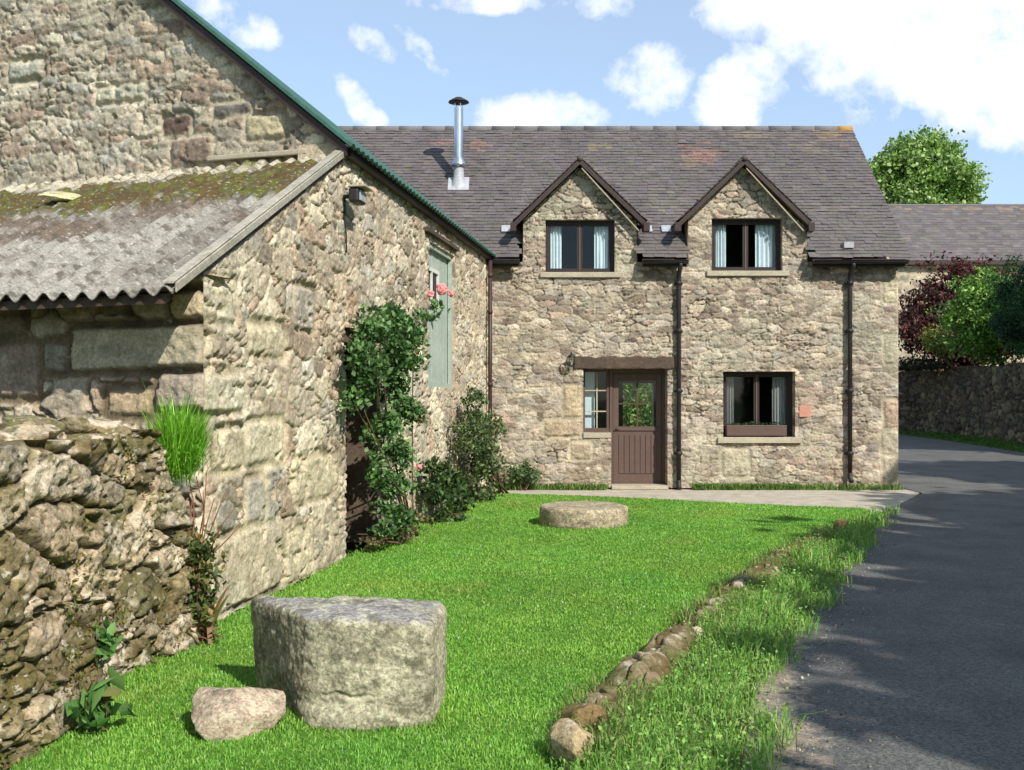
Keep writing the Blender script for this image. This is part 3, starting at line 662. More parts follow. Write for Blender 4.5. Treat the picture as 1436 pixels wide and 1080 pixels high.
cc = cc*(1-topm[..., None]*.7*(1-moss[..., None]))+topm[..., None]*.7*(1-moss[..., None])*lin(186,176,150)
Zr = Zr+moss*(.03+.03*fbm(QQ*16, TT*16, 0, 78, 4)); Zr = np.where(moss > .3, Zr-prof*.6*moss, Zr)
Pq = SP0[None, None]+SU[None, None]*QQ[..., None]+FU[None, None]*TT[..., None]-0*QQ[..., None]
# keep the eave parallel to the front wall and the top against the gable
V = np.concatenate([Pq, Zr[..., None]], -1); I = np.arange(ns*nt_).reshape(ns, nt_)
top_ = V.reshape(-1, 3); bot = top_-[0,0,.012]; nb = len(top_)
qf = np.stack([I[:-1,:-1], I[1:,:-1], I[1:,1:], I[:-1,1:]], -1).reshape(-1, 4)
def rim(a): return np.stack([a[:-1], a[1:], a[1:]+nb, a[:-1]+nb], -1)
qa = np.concatenate([qf, qf[:, ::-1]+nb, rim(I[0]), rim(I[-1]), rim(I[:, 0]), rim(I[:, -1])])
mesh_obj('lean_to_roof', np.concatenate([top_, bot]), qa, M['asb'], barn, np.tile(cc.reshape(-1, 3), (2, 1)), True)['label'] = 'mossy corrugated lean-to roof'
mb = MB(); pa = vec(SP0+SU*-.47+SN*.0, 2.43-.47*tanr+.03); pb = vec(SP0+SU*SG, 2.43+SG*tanr+.03)
mb.obox(pa+vec(SN*.0-SN*.05, .01), pb-pa, vec(SN*.08, 0), [0,0,.016]); mb.obox(pa+vec(SN*.035, -.045), pb-pa, vec(SN*.015, 0), [0,0,.062]); mb.build('verge_strip', M['cement'], barn, bevel=.006)
mb = MB()
for s in (.0, ): mb.obox(vec(SP0+FU*.05+SU*-.42, 2.43-.42*tanr-.1), vec(FU*5, 0), vec(SU*.05, .024), [0,0,.06])
mb.build('purlin', M['beam'], barn)
mb = MB(); # fallen slab lying in the moss
v, f, c_ = rock(vec(SP0+SU*2.05+FU*2.55, 2.43+2.05*tanr+.06), (.2,.17,.05), 5, (.3,0,.4), lin(186,174,132), 4); mb.add(v, None, f, c_)
# barn downpipe at the inner corner
mb = MB(); p = onside(10.32, 0, .08)
mb.tube([vec(p, 3.78), vec(p, .12)], .036, 10)
for z in (.5, 1.7, 2.9, 3.5): mb.tube([vec(p, z), vec(p, z+.07)], .046, 10)
mb.build('downpipe', M['iron2'], barn, True)

sl_ = None
mbf = mb
mb = MB(); v, f, c_ = rock(vec(SP0+SU*1.92+FU*2.72, 2.43+1.92*tanr+.07), (.3,.22,.07), 5, (.38,0,.4), lin(186,174,132), 4); mb.add(v, None, f, c_)
fs = mb.build('stone_slab', M['granite'], None, True); tag(fs, 'small flat pale stone lying in the moss on the corrugated lean-to roof', 'stone')

# ------------------------------------------------------------------ cottage
CY = 17.4; RY = 20.2; RZ = 6.77; EZ = 3.84; EY = 17.18; CXL = -4.; CXR = 6.5
PAL_C = [lin(174,160,138), lin(162,148,128), lin(184,171,150), lin(146,133,115), lin(168,148,129), lin(158,149,133), lin(178,163,139), lin(134,119,103), lin(170,157,140)]
cot = empty('cottage', (2.5, CY, 0), 'two storey stone cottage with slate roof, two gabled dormers and a brown door', 'cottage')
WX0 = -1.2
D = [(.18, 2.10, 1.13), (2.96, 4.97, 3.87)]; DS = .955; DZ = 5.50    # dormer walls and apex
def dgz(x, c): return DZ-abs(x-c)*DS
def ctop(s):
    x = s+WX0; t = np.full(s.shape, 3.80)
    for a, b, c in D: t = np.where((x >= a) & (x <= b), np.minimum(dgz(x, c)-.10, 9), t)
    return t
def X(px): return (px-CX)/F*CY
def Zp(py): return CH+(HY-py)/F*CY
W1 = (X(765), X(862), Zp(382), Zp(308)); W2 = (X(998), X(1097), Zp(380), Zp(306)); W3 = (X(1014), X(1115), Zp(613), Zp(521))
SW = (X(818), X(857), Zp(607), Zp(517)); DR = (X(857), X(936), 0., Zp(517))
H_ = [(a-WX0, b-WX0, c, d_) for a, b, c, d_ in (W1, W2, W3, SW, DR)]
R = []
def rC(x0, y0, x1, y1, c, am=.7): R.append((X(x0)-WX0, X(x1)-WX0, Zp(y1), Zp(y0), c, am))
rC(763,588,815,612,lin(168,150,124)); rC(1012,630,1050,668,lin(176,164,140)); rC(1240,560,1262,600,lin(166,144,122)); rC(1238,640,1262,684,lin(178,166,142)); rC(1240,470,1262,510,lin(176,166,138)); rC(1238,395,1262,425,lin(184,172,142))
rC(790,540,816,585,lin(180,162,132)); rC(800,620,830,645,lin(160,146,122)); rC(1236,604,1262,638,lin(172,160,136))
def cot_col(c, S_, Z_, k):
    x = S_+WX0
    d = sm(.55-Z_+.25*fbm(x*2, Z_*2, 0, 93, 3), 0, .6)*.35; c = c*(1-d[..., None])+d[..., None]*lin(140,120,92)
    lc = sm(fbm(x*1.2, Z_*1.6, 0, 94, 4), .05, .5)*.4; return c*(1-lc[..., None])+lc[..., None]*lin(160,158,134)
wall('front_wall', straight((WX0, CY), (1, 0)), const((0, -1)), CXR-WX0, 5.5, .0135, M['stone'], cot, top=ctop, holes=H_, split=.18, fine=.65, pits=.012, a=.25, b=.098, p=3.8, seed=35, pal=PAL_C, mortar=lin(168,157,132),
     relief=.017, jd=.028, ew=.10, rects=R, fade=(0, .03), depth=.34, warp=.022, wx=(.6,.9), jit=(.9,.45), colfn=cot_col, dark=.85)
mb = MB(); mb.box(CXR-.35, CXR-.004, CY+.02, 22.9, 0, 3.8)
for y0, y1 in ((CY+.3, 22.6),): mb.add([(CXR-.2, y0, 3.8), (CXR-.2, RY, RZ-.15), (CXR-.2, 23., 3.8), (CXR-.004, y0, 3.8), (CXR-.004, RY, RZ-.15), (CXR-.004, 23., 3.8)], [(0,1,4,3),(1,2,5,4)], [(0,2,1),(3,4,5)])
mb.build('end_wall', M['sill'], cot)
RW = (2.42, 3.10, .82, 1.82)
mb = MB()
for a, b, c, d_ in ((CXL, RW[0], 0, 3.8), (RW[1], CXR-.35, 0, 3.8), (RW[0], RW[1], 0, RW[2]), (RW[0], RW[1], RW[3], 3.8)): mb.box(a, b, 22.6, 22.9, c, d_)
mb.build('rear_wall', M['sill'], cot)
mb = MB(); mb.box(CXL, CXL+.3, CY+.3, 22.6, 0, 3.8); mb.box(CXL, WX0, CY, CY+.3, 0, 3.8); mb.build('left_wall', M['sill'], cot)
# room shells behind the openings
def shell(mb, x0, x1, y0, y1, z0, z1, back=True, t=.03):
    mb.box(x0-t, x0, y0, y1, z0, z1); mb.box(x1, x1+t, y0, y1, z0, z1); mb.box(x0-t, x1+t, y0, y1, z1, z1+t); mb.box(x0-t, x1+t, y0, y1, z0-t, z0)
    if back: mb.box(x0-t, x1+t, y1, y1+t, z0-t, z1+t)
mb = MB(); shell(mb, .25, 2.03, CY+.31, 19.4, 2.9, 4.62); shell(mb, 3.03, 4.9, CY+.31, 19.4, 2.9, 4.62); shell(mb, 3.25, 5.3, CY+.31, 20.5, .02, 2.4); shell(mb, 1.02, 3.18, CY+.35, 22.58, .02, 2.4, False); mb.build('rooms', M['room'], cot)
# slates
def slates(name, o, u, v, L, Wd, sw, ex, parent, colfn, skip=None, seed=0, n_=None, lift=.0):
    rg = np.random.default_rng(seed); o, u, v = [np.array(t, float) for t in (o, u, v)]; n_ = np.cross(u, v); n_ /= np.linalg.norm(n_)
    if n_[2] < 0: n_ = -n_
    Vs = []; Cs = []; rows = int(Wd/ex)+1
    for r in range(rows):
        off = -sw*(.5*(r % 2)+.15*rg.random()); k = 0; a = off
        while a < L:
            wd = sw*rg.uniform(.8, 1.2); x0, x1 = max(a, 0), min(a+wd-.003, L); a += wd
            if x1-x0 < .02: continue
            y0 = r*ex+rg.normal()*.004; y1 = min(y0+ex*1.7, Wd)
            if y1 <= y0: continue
            pc = o+u*(x0+x1)/2+v*(y0+ex*.5)
            if skip is not None and skip(pc): continue
            j = rg.normal()*.0025; h0 = .016+lift+abs(rg.normal())*.004; h1 = .001+lift; th = .007
            P = [o+u*x0+v*y0+n_*(h0+j), o+u*x1+v*y0+n_*(h0-j), o+u*x1+v*y1+n_*h1, o+u*x0+v*y1+n_*h1]
            P += [p-n_*th for p in P]
            Vs.append(P); Cs.append(colfn(pc, rg))
    V = np.array(Vs); m_ = len(V); i = np.arange(m_)[:, None]*8
    q = np.concatenate([i+[0,1,2,3], i+[7,6,5,4], i+[0,4,5,1], i+[1,5,6,2], i+[3,2,6,7], i+[0,3,7,4]])
    return mesh_obj(name, V.reshape(-1, 3), q, M['slate'], parent, np.repeat(np.array(Cs), 8, 0), False)
OR = [(at(672,208,19.9), .22, lin(176,128,96)), (at(980,222,19.6), .32, lin(184,120,90)), (at(966,236,19.4), .2, lin(160,132,90)), (at(838,212,19.8), .17, lin(160,146,80)), (at(1165,190,20.1), .35, lin(160,130,88)), (at(1050,186,20.1), .3, lin(150,136,96)),
      (at(625,208,19.9), .2, lin(164,116,104)), (at(1130,215,19.7), .25, lin(140,132,106)), (at(925,290,18.5), .3, lin(122,124,98))]
SLP = [lin(98,90,90), lin(104,96,93), lin(94,87,86), lin(104,96,92), lin(99,92,92), lin(98,93,85)]
def slcol(p, rg):
    c = SLP[rg.integers(0, len(SLP))]*rg.uniform(.86, 1.0)
    hz = sm((5.3-p[2])/1.6+.5*fbm(p[0]*.8, p[2]*.8, 0, 5, 3)); c = c*(1-.3*hz)+.3*hz*lin(104,100,90)
    for q, r, oc in OR:
        d = np.linalg.norm((p-q)*[1,.6,1.])+.05*rg.normal()
        if d < r*rg.uniform(.5, 1.25): c = c*.78+.22*oc*rg.uniform(.8, 1.1)
    return c
vs_ = np.array([0, RY-EY, RZ-EZ]); VL = np.linalg.norm(vs_); vs_ = vs_/VL
def zmain(y): return EZ+(y-EY)*(RZ-EZ)/(RY-EY)
def skipm(p):
    for a, b, c in D:
        if a-.02 < p[0] < b+.02 and p[2] < dgz(p[0], c)-.02: return True
    return False
rf = slates('roof', (CXL, EY, EZ), (1,0,0), vs_, 6.64-CXL, VL, .17, .095, cot, slcol, skipm, 4)
mb = MB(); mb.add([(CXL, RY+.0, RZ-.03), (6.6, RY, RZ-.03), (6.6, 23.2, 3.9), (CXL, 23.2, 3.9), (CXL, RY+.0, RZ-.06), (6.6, RY, RZ-.06), (6.6, 23.2, 3.86), (CXL, 23.2, 3.86)], [(0,1,2,3),(7,6,5,4),(0,4,5,1),(1,5,6,2),(2,6,7,3),(3,7,4,0)], None, lin(104,98,100))
mb.build('rear_slope', M['slate'], rf)
mb = MB(); mb.v = []; k = 0; xx = CXL
rgt = np.random.default_rng(9)
while xx < 6.6:
    x1 = min(xx+.45, 6.64); c = lin(104,100,98)*rgt.uniform(.8, 1.25) if xx < 6.1 else lin(168,128,60)
    a = np.linspace(math.radians(-30), math.radians(210), 8); r = .075
    ring = lambda x, rr: [(x, RY+rr*math.cos(t), RZ-.03+rr*math.sin(t)) for t in a]
    v = ring(xx+.004, r+.004)+ring(x1, r)+ring(xx+.004, r-.012)+ring(x1, r-.012)
    q = [(j, j+1, 9+j-0, 8+j) for j in range(7)]; q = [(j, j+1, 8+j+1, 8+j) for j in range(7)]+[(16+j, 16+j+1, j+1, j) for j in range(7)]+[(24+j+1, 24+j, 8+j, 8+j+1) for j in range(7)]
    mb.add(v, q, None, c); xx = x1
mb.build('ridge_tile', M['attr'], rf, True)
# dormer roofs
for di, (a, b, c) in enumerate(D):
    hw = 1.11; y0 = 17.17
    yb = EY+(DZ+.06-EZ)/(RZ-EZ)*(RY-EY)+.1
    n = math.hypot(1, DS)
    dmo = obj_e = mesh_obj('dormer', [(a+.07, CY+.05, 3.9), (b-.07, CY+.05, 3.9), (b-.07, CY+.05, 4.4), (a+.07, CY+.05, 4.4)], [(0,1,2,3)], M['room'], cot) if 0 else None
    dmo = bpy.data.objects.new('dormer', None); COL.objects.link(dmo); dmo.parent = cot
    for sgn in (-1, 1):   # cheeks
        xw = a if sgn < 0 else b
        zt = dgz(xw, c)-.08; ys = EY+(zt-EZ)/(RZ-EZ)*(RY-EY)
        o_ = xw if sgn < 0 else xw-.06; dm = MB()
        dm.add([(o_, CY+.03, 3.7), (o_, CY+.03, zt), (o_, ys, zt), (o_+.06, CY+.03, 3.7), (o_+.06, CY+.03, zt), (o_+.06, ys, zt)], [(0,1,4,3),(1,2,5,4),(0,3,5,2)], [(0,2,1),(3,4,5)], lin(100,94,94)); dm.build('cheek', M['slate'], dmo)
    for sgn in (-1, 1):
        o_ = np.array([c+sgn*hw, y0, DZ+.02-hw*DS]); v_ = np.array([-sgn, 0, DS])/n
        slates('dormer_slope', o_, (0,1,0), v_, yb-y0, hw*n, .17, .095, dmo, slcol, lambda p: p[2] < zmain(p[1])-.06, 20+di*2+(sgn > 0))
        # barge board and soffit
        mb = MB(); e_ = np.array([c+sgn*(hw-.01), y0+.01, DZ-.0-hw*DS]); t_ = np.array([c, y0+.01, DZ-.0]); dn = np.array([0,0,-.10])
        P = [e_, t_, t_+dn, e_+dn]; P2 = [p+np.array([0,.035,0]) for p in P]
        mb.add(P+P2, [(0,1,2,3),(7,6,5,4),(0,4,5,1),(3,2,6,7),(0,3,7,4),(1,5,6,2)]); mb.build('bargeboard', M['wood'], dmo)
        mb = MB(); P = [e_+[0,.04,-.03], t_+[0,.04,-.03], t_+[0,.34,-.03], e_+[0,.34,-.03]]; P2 = [p+np.array([0,0,-.03]) for p in P]
        mb.add(P+P2, [(0,3,2,1),(4,5,6,7),(0,1,5,4),(3,7,6,2),(0,4,7,3),(1,2,6,5)]); mb.build('soffit', M['beam'], dmo)
        # inner pale lath line seen below the right slope
        if sgn > 0:
            mb = MB(); P = [e_+[-.12,-.012,-.13+.0], t_+[.03,-.012,-.15], t_+[.03,-.012,-.175], e_+[-.12,-.012,-.155]]; P = [np.array(p)+[0,.03,0] for p in P]; P2 = [p+np.array([0,.03,0]) for p in P]
            mb.add(P+P2, [(0,1,2,3),(7,6,5,4),(0,4,5,1),(3,2,6,7),(0,3,7,4),(1,5,6,2)]); mb.build('lath', M['sill'], dmo)
        # foot block + lead soaker
        mb = MB(); mb.box(c+sgn*hw-.05, c+sgn*hw+.05, y0+.0, y0+.2, DZ-hw*DS-.15, DZ-hw*DS-.01); mb.build('eave_block', M['wood'], dmo)
        mb = MB(); xl = c+sgn*hw; yl = 17.75; zl = zmain(yl)
        mb.obox((xl-(.0 if sgn > 0 else .2), yl-.1, zl-.08+.03), (.16,0,0), (0,.13,.125), (0,-.01,.012)); mb.build('lead_soaker', M['lead'], dmo)
    mb = MB(); mb.tube([(c, y0-.01, DZ+.0), (c, yb-.05, DZ+.0)], .05, 8, lin(84,74,72)); mb.build('dormer_ridge', M['slate'], dmo, True)
# gutters and downpipes
def gutter(x0, x1, y=EY-.05, z=EZ-.045):
    mb = MB(); a = np.linspace(math.pi, 2*math.pi, 8); r = .06
    v = [(x, y+rr*math.cos(t), z+rr*math.sin(t)) for x in (x0, x1) for rr in (r, r-.008) for t in a]
    q = [(j, j+1, 16+j+1, 16+j) for j in range(7)]+[(8+j+1, 8+j, 24+j, 24+j+1) for j in range(7)]+[(0,8,24,16),(15,7,23,31)]+[(j, 8+j, 8+j+1, j+1) for j in range(7)]+[(16+j, 17+j, 25+j, 24+j) for j in range(7)]
    mb.add(v, q); g_ = mb.build('gutter', M['iron'], cot, True)
    mb = MB(); mb.box(x0, x1, y+.065, y+.09, z-.1, z+.03); mb.build('fascia', M['wood'], g_)
gutter(-.9, .13); gutter(2.17, 2.92); gutter(5.0, 6.56)
def pipe(px, zb, mat=M['iron'], yy=CY-.09):
    mb = MB(); x = (px-CX)/F*yy; mb.tube([(x, EY-.05, 3.76), (x, EY-.05, 3.70), (x, yy-.01, 3.58), (x, yy, 3.45), (x, yy, zb+.12)], .038, 10)
    mb.tube([(x, yy, zb+.14), (x, yy, zb+.06), (x, yy-.08, zb)], .04, 10)
    for z in (.55, 1.6, 2.6, 3.4): mb.tube([(x, yy, z), (x, yy, z+.07)], .048, 10); mb.box(x-.07, x+.07, yy+.02, CY+.01, z+.01, z+.05)
    mb.build('downpipe', mat, cot, True)
pipe(952, .0); pipe(1192, .12)
mb = MB(); mb.box(X(1188)-.08, X(1188)+.08, 17.3, 17.42, zmain(17.35)+.02, zmain(17.35)+.12); mb.build('lead_tray', M['lead'], cot)
# windows
def window(nm, hole, rec, box=False, mull=.5, cur=((0, .24), (.72, 1)), opened=None, curt=M['curtain'], label=None):
    x0, x1, z0, z1 = hole; y = CY+rec; fw = .055
    mb = MB(); mb.box(x0-.01, x1+.01, y, y+.07, z1-fw, z1+.01); mb.box(x0-.01, x1+.01, y, y+.07, z0-.01, z0+fw*.8); mb.box(x0-.01, x0+fw, y, y+.07, z0+fw*.8, z1-fw); mb.box(x1-fw, x1+.01, y, y+.07, z0+fw*.8, z1-fw)
    wd = mb.build('window', M['frame'], cot, bevel=.004)
    if label: wd['label'] = label
    xm = x0+(x1-x0)*mull; zi0, zi1 = z0+fw*.8, z1-fw
    for (a, b) in ((x0+fw, xm-.012), (xm+.012, x1-fw)):
        mb = MB(); s = .035; mb.box(a, b, y+.015, y+.055, zi1-s, zi1-.002); mb.box(a, b, y+.015, y+.055, zi0+.002, zi0+s); mb.box(a+.002, a+s, y+.015, y+.055, zi0+s, zi1-s); mb.box(b-s, b-.002, y+.015, y+.055, zi0+s, zi1-s)
        mb.build('casement', M['frame'], wd)
        mb = MB(); mb.box(a+s, b-s, y+.032, y+.036, zi0+s, zi1-s); mb.build('pane', M['glass'], wd)
    mb = MB(); mb.box(xm-.012, xm+.012, y+.004, y+.062, zi0, zi1); mb.build('mullion', M['door'], wd)
    for (a, b) in cur:
        ca, cb = x0+(x1-x0)*a, x0+(x1-x0)*b; k = 36; xs = np.linspace(ca, cb, k); zz = np.linspace(z0-.02, z1, 6)
        v = []; 
        for iz, z in enumerate(zz): v += [(x, y+.11+.022*math.sin(i*.95+.3*iz*.2)+.01*math.sin(i*2.3), z) for i, x in enumerate(xs)]
        v += [(p_[0], p_[1]+.004, p_[2]) for p_ in v[:]]; nb = 6*k
        q = [(j*k+i, j*k+i+1, (j+1)*k+i+1, (j+1)*k+i) for j in range(5) for i in range(k-1)]; q += [(nb+q_[3], nb+q_[2], nb+q_[1], nb+q_[0]) for q_ in q]
        mb = MB(); mb.add(v, q); mb.build('curtain', curt, wd, True)
    return wd
def sill(x0, x1, z, h=.1, out=.06):
    mb = MB(); mb.box(x0, x1, CY-out, CY+.14, z-h, z-.002); mb.build('sill', M['sill'], cot, bevel=.008)
w1 = window('a', W1, .1, label='left dormer window with pale curtains'); sill(W1[0]-.09, W1[1]+.1, W1[2], .09)
w2 = window('b', W2, .1, label='right dormer window with pale blue curtains', cur=((0, .24), (.66, 1))); sill(W2[0]-.09, W2[1]+.1, W2[2], .09)
M['net'] = surf('dim curtain cloth', base=lin(170,165,160), var=.1, vscale=12, bump=.1)
w3 = window('c', W3, .17, label='ground floor window with a planter inside the opening', cur=((0.02, .2), (.74, .98)), curt=M['net']); sill(W3[0]-.1, W3[1]+.1, W3[2], .1, .07)
mb = MB(); mb.box(W3[0]+.06, W3[1]-.14, CY-.01, CY+.15, W3[2]+.02, W3[2]+.2)
pb_ = mb.build('window_box', M['door'], None, bevel=.008); tag(pb_, 'long brown wooden window box standing on the sill of the ground floor window', 'window box'); 
rgp = np.random.default_rng(77); P = np.stack([rgp.uniform(W3[0]+.08, W3[1]-.16, 260), rgp.uniform(CY, CY+.14, 260), W3[2]+.2+.05*rgp.random(260)**2], 1)
V, T, c_ = leafmesh(P, .045, greens(260, rgp, G_DARK+[lin(70,84,50)]), rgp); tag(mesh_obj('low_plants', V, T, M['leaf'], None, c_), 'low green plants growing along the top of the window box', 'plants', kind='stuff')
# door recess: sidelight, door, oak lintel
y = CY+.29
mb = MB(); mb.box(X(857), X(857)+.055, y-.02, y+.08, 0, Zp(517)); mb.box(DR[1]-.05, DR[1], y-.02, y+.08, 0, Zp(517)); mb.box(X(857)+.055, DR[1]-.05, y-.02, y+.08, Zp(517)-.07, Zp(517)); dfr = mb.build('door_frame', M['door'], cot, bevel=.004)
dx0, dx1 = X(857)+.06, DR[1]-.055; dzt = Zp(517)-.075; gz0, gz1 = Zp(599), Zp(534)
mb = MB(); mb.box(dx0, dx1, y, y+.045, .02, gz0-.0)
st = .095
mb.box(dx0, dx0+st, y, y+.045, gz0, dzt); mb.box(dx1-st, dx1, y, y+.045, gz0, dzt); mb.box(dx0+st, dx1-st, y, y+.045, gz1, dzt)
dr = mb.build('door', M['door'], cot, bevel=.004); dr['label'] = 'brown stable door with four glass panes above planks'
mb = MB(); nb_ = 7; w_ = (dx1-dx0-2*st)/nb_
for i in range(nb_): mb.box(dx0+st+i*w_+.004, dx0+st+(i+1)*w_-.004, y-.012, y-.001, .22, gz0-.14)
mb.box(dx0, dx1, y-.02, y-.001, gz0-.07, gz0-.03); mb.build('door_boards', M['door'], dr, bevel=.003)
mb = MB(); mb.box(dx0+st, dx1-st, y+.02, y+.024, gz0, gz1); mb.build('pane', M['glass'], dr)
mb = MB(); xm = (dx0+dx1)/2; zm = (gz0+gz1)/2; mb.box(xm-.014, xm+.014, y+.004, y+.04, gz0, gz1); mb.box(dx0+st, xm-.014, y+.006, y+.038, zm-.012, zm+.012); mb.box(xm+.014, dx1-st, y+.006, y+.038, zm-.012, zm+.012); mb.build('glazing_bar', M['beam'], dr)
mb = MB(); mb.tube([(dx0+.05, y-.04, 1.0), (dx0+.05, y-.04, .98), (dx0+.13, y-.04, .98)], .009, 6); mb.tube([(dx0+.05, y-.04, .98), (dx0+.05, y, .98)], .012, 6); mb.build('handle', M['iron'], dr, True)
sx0, sx1, sz0, sz1 = SW; fw = .05
mb = MB(); mb.box(sx0, sx1-.005, y, y+.06, sz1-fw, sz1); mb.box(sx0, sx1-.005, y-.02, y+.06, sz0, sz0+.07); mb.box(sx0, sx0+fw, y, y+.06, sz0+.07, sz1-fw); mb.box(sx1-fw, sx1-.005, y, y+.06, sz0+.07, sz1-fw)
sw = mb.build('window', M['door'], cot, bevel=.004); sw['label'] = 'small sidelight window beside the door'
mb = MB(); mb.box(sx0+fw, sx1-fw, y+.03, y+.034, sz0+.07, sz1-fw); mb.build('pane', M['glass'], sw)
mb = MB(); xm = (sx0+sx1)/2+.02; mb.box(xm-.011, xm+.011, y+.01, y+.045, sz0+.07, sz1-fw)
for z in (.33, .66): mb.box(sx0+fw, sx1-fw, y+.012, y+.043, sz0+(sz1-sz0)*z-.01, sz0+(sz1-sz0)*z+.01)
mb.build('glazing_bar', M['sill'], sw)
mb = MB(); mb.box(sx0+.03, xm-.03, y+.12, y+.14, sz0, sz1); mb.build('curtain', M['curtain'], sw)
mb = MB(); mb.box(sx0-.0, sx1-.0, CY-.03, CY+.28, sz0-.085, sz0-.003); mb.build('sill', M['sill'], cot, bevel=.006)
mb = MB(); x0, x1 = X(806), X(946); k = 26; xs = np.linspace(x0, x1, k); V = []
for i, x in enumerate(xs):
    zt = Zp(500)+.012*math.sin(i*.9)+.01*math.sin(i*2.1)-.02*abs(i/k-.5); zb = Zp(517)+.008*math.sin(i*1.3)
    V += [(x, CY-.045, zt), (x, CY-.055, zb), (x, CY+.19, zb), (x, CY+.19, zt)]
q = [(i*4+a_, i*4+(a_+1) % 4, (i+1)*4+(a_+1) % 4, (i+1)*4+a_) for i in range(k-1) for a_ in range(4)]+[(0,1,2,3), ((k-1)*4+3, (k-1)*4+2, (k-1)*4+1, (k-1)*4)]
mb.add(V, q); mb.build('lintel', M['beam'], cot, bevel=.01)
mb = MB(); v, f, c_ = rock((X(791), CY-.02, Zp(518)), (.13,.08,.14), 8, col=lin(116,98,84)); mb.add(v, None, f, c_); mb.build('corbel', M['granite'], cot, True)
mb = MB(); mb.box(X(857), X(936), CY-.12, CY+.28, -.02, .045); mb.build('doorstep', M['sill'], cot, bevel=.01)
# lantern
lx, lz = X(801), Zp(505); mb = MB(); mb.tube([(lx, CY, lz+.1), (lx, CY-.1, lz+.13), (lx, CY-.14, lz+.08)], .01, 6); mb.lathe(lx, CY-.14, [(.0, lz+.11), (.03, lz+.085), (.075, lz+.04), (.07, lz+.035), (.0, lz+.035)], 8); mb.lathe(lx, CY-.14, [(.035, lz-.1), (.04, lz-.09), (.0, lz-.13)], 8)
for j in range(4):
    t = j*math.pi/2+.78; mb.tube([(lx+.04*math.cos(t), CY-.14+.04*math.sin(t), lz-.09), (lx+.06*math.cos(t), CY-.14+.06*math.sin(t), lz+.04)], .006, 5)
wl = mb.build('wall_lantern', M['iron'], cot, True); mb = MB(); mb.lathe(lx, CY-.14, [(.034, lz-.09), (.052, lz+.035)], 8); mb.build('lantern_glass', M['glass'], wl)
# plaque
mb = MB(); mb.box(X(1120), X(1137), CY-.035, CY-.0, Zp(585), Zp(569)); mb.build('plaque', M['terra'], cot, bevel=.01)
# stove pipe
PXx, PYy = -.97, 18.8; pz = zmain(PYy); mb = MB()
mb.lathe(PXx, PYy, [(.085, pz-.25), (.085, 6.78)], 24); sp_ = mb.build('stove_pipe', M['steel'], cot, True)
mb = MB(); mb.lathe(PXx, PYy, [(.0, 6.98), (.06, 6.97), (.18, 6.90), (.19, 6.88), (.17, 6.875), (.0, 6.89)], 24)
mb.build('rain_cap', M['iron'], sp_, True)
mb = MB()
for j in range(4):
    mb = MB(); t = j*math.pi/2+.5; mb.box(PXx+.075*math.cos(t)-.008, PXx+.075*math.cos(t)+.008, PYy+.075*math.sin(t)-.008, PYy+.075*math.sin(t)+.008, 6.76, 6.9); mb.build('cap_leg', M['steel'], sp_)
mb = MB(); mb.lathe(PXx, PYy, [(.088, pz+.46), (.15, pz+.34), (.155, pz+.32), (.088, pz+.31)], 24); mb.build('storm_collar', M['steel'], sp_, True)
mb = MB(); mb.lathe(PXx, PYy, [(.09, pz+.3), (.1, pz+.1), (.17, pz-.1), (.2, pz-.22)], 24); fl_ = mb.build('flashing_cone', M['lead'], sp_, True)
mb = MB(); mb.obox((PXx-.19, PYy-.2, zmain(PYy-.2)+.025), (.38,0,0), (0,.3,.3*(RZ-EZ)/(RY-EY)), (0,-.008,.01)); mb.build('flashing_plate', M['lead'], sp_)

# ------------------------------------------------------------------ far building on the rise, retaining wall, hedges
BANK = [(15.2,17),(15.3,22),(15.7,29),(17.0,38),(17.4,44),(14,50),(4,55)]
bp = np.array(BANK, float); seg = np.linalg.norm(np.diff(bp, axis=0), axis=1); cum = np.concatenate([[0], np.cumsum(seg)])
def bpath(s): return np.stack([np.interp(s, cum, bp[:, 0]), np.interp(s, cum, bp[:, 1])], 1)
def bnrm(s):
    e = .6; d = bpath(np.clip(s+e, 0, cum[-1]))-bpath(np.clip(s-e, 0, cum[-1])); d /= np.linalg.norm(d, axis=1)[:, None]; return np.stack([-d[:, 1], d[:, 0]], 1)
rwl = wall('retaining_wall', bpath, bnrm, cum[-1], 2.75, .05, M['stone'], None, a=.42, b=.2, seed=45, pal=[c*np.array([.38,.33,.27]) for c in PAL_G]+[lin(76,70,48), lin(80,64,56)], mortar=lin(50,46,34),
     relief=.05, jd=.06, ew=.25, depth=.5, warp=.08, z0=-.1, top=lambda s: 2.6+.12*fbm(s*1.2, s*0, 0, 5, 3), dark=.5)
tag(rwl, 'tall weathered stone retaining wall in shade beyond the road', 'wall')
far = [(x+.45, y+.2) for x, y in BANK]
sheet('bank', [(15.5,17),(15.75,22),(16.15,29),(17.4,38),(17.8,44.2),(14.2,50.4),(4.2,55.4),(4,90),(70,90),(70,17)], 2.55, M['field'], 3., zfn=lambda x, y: 2.55+0*x)
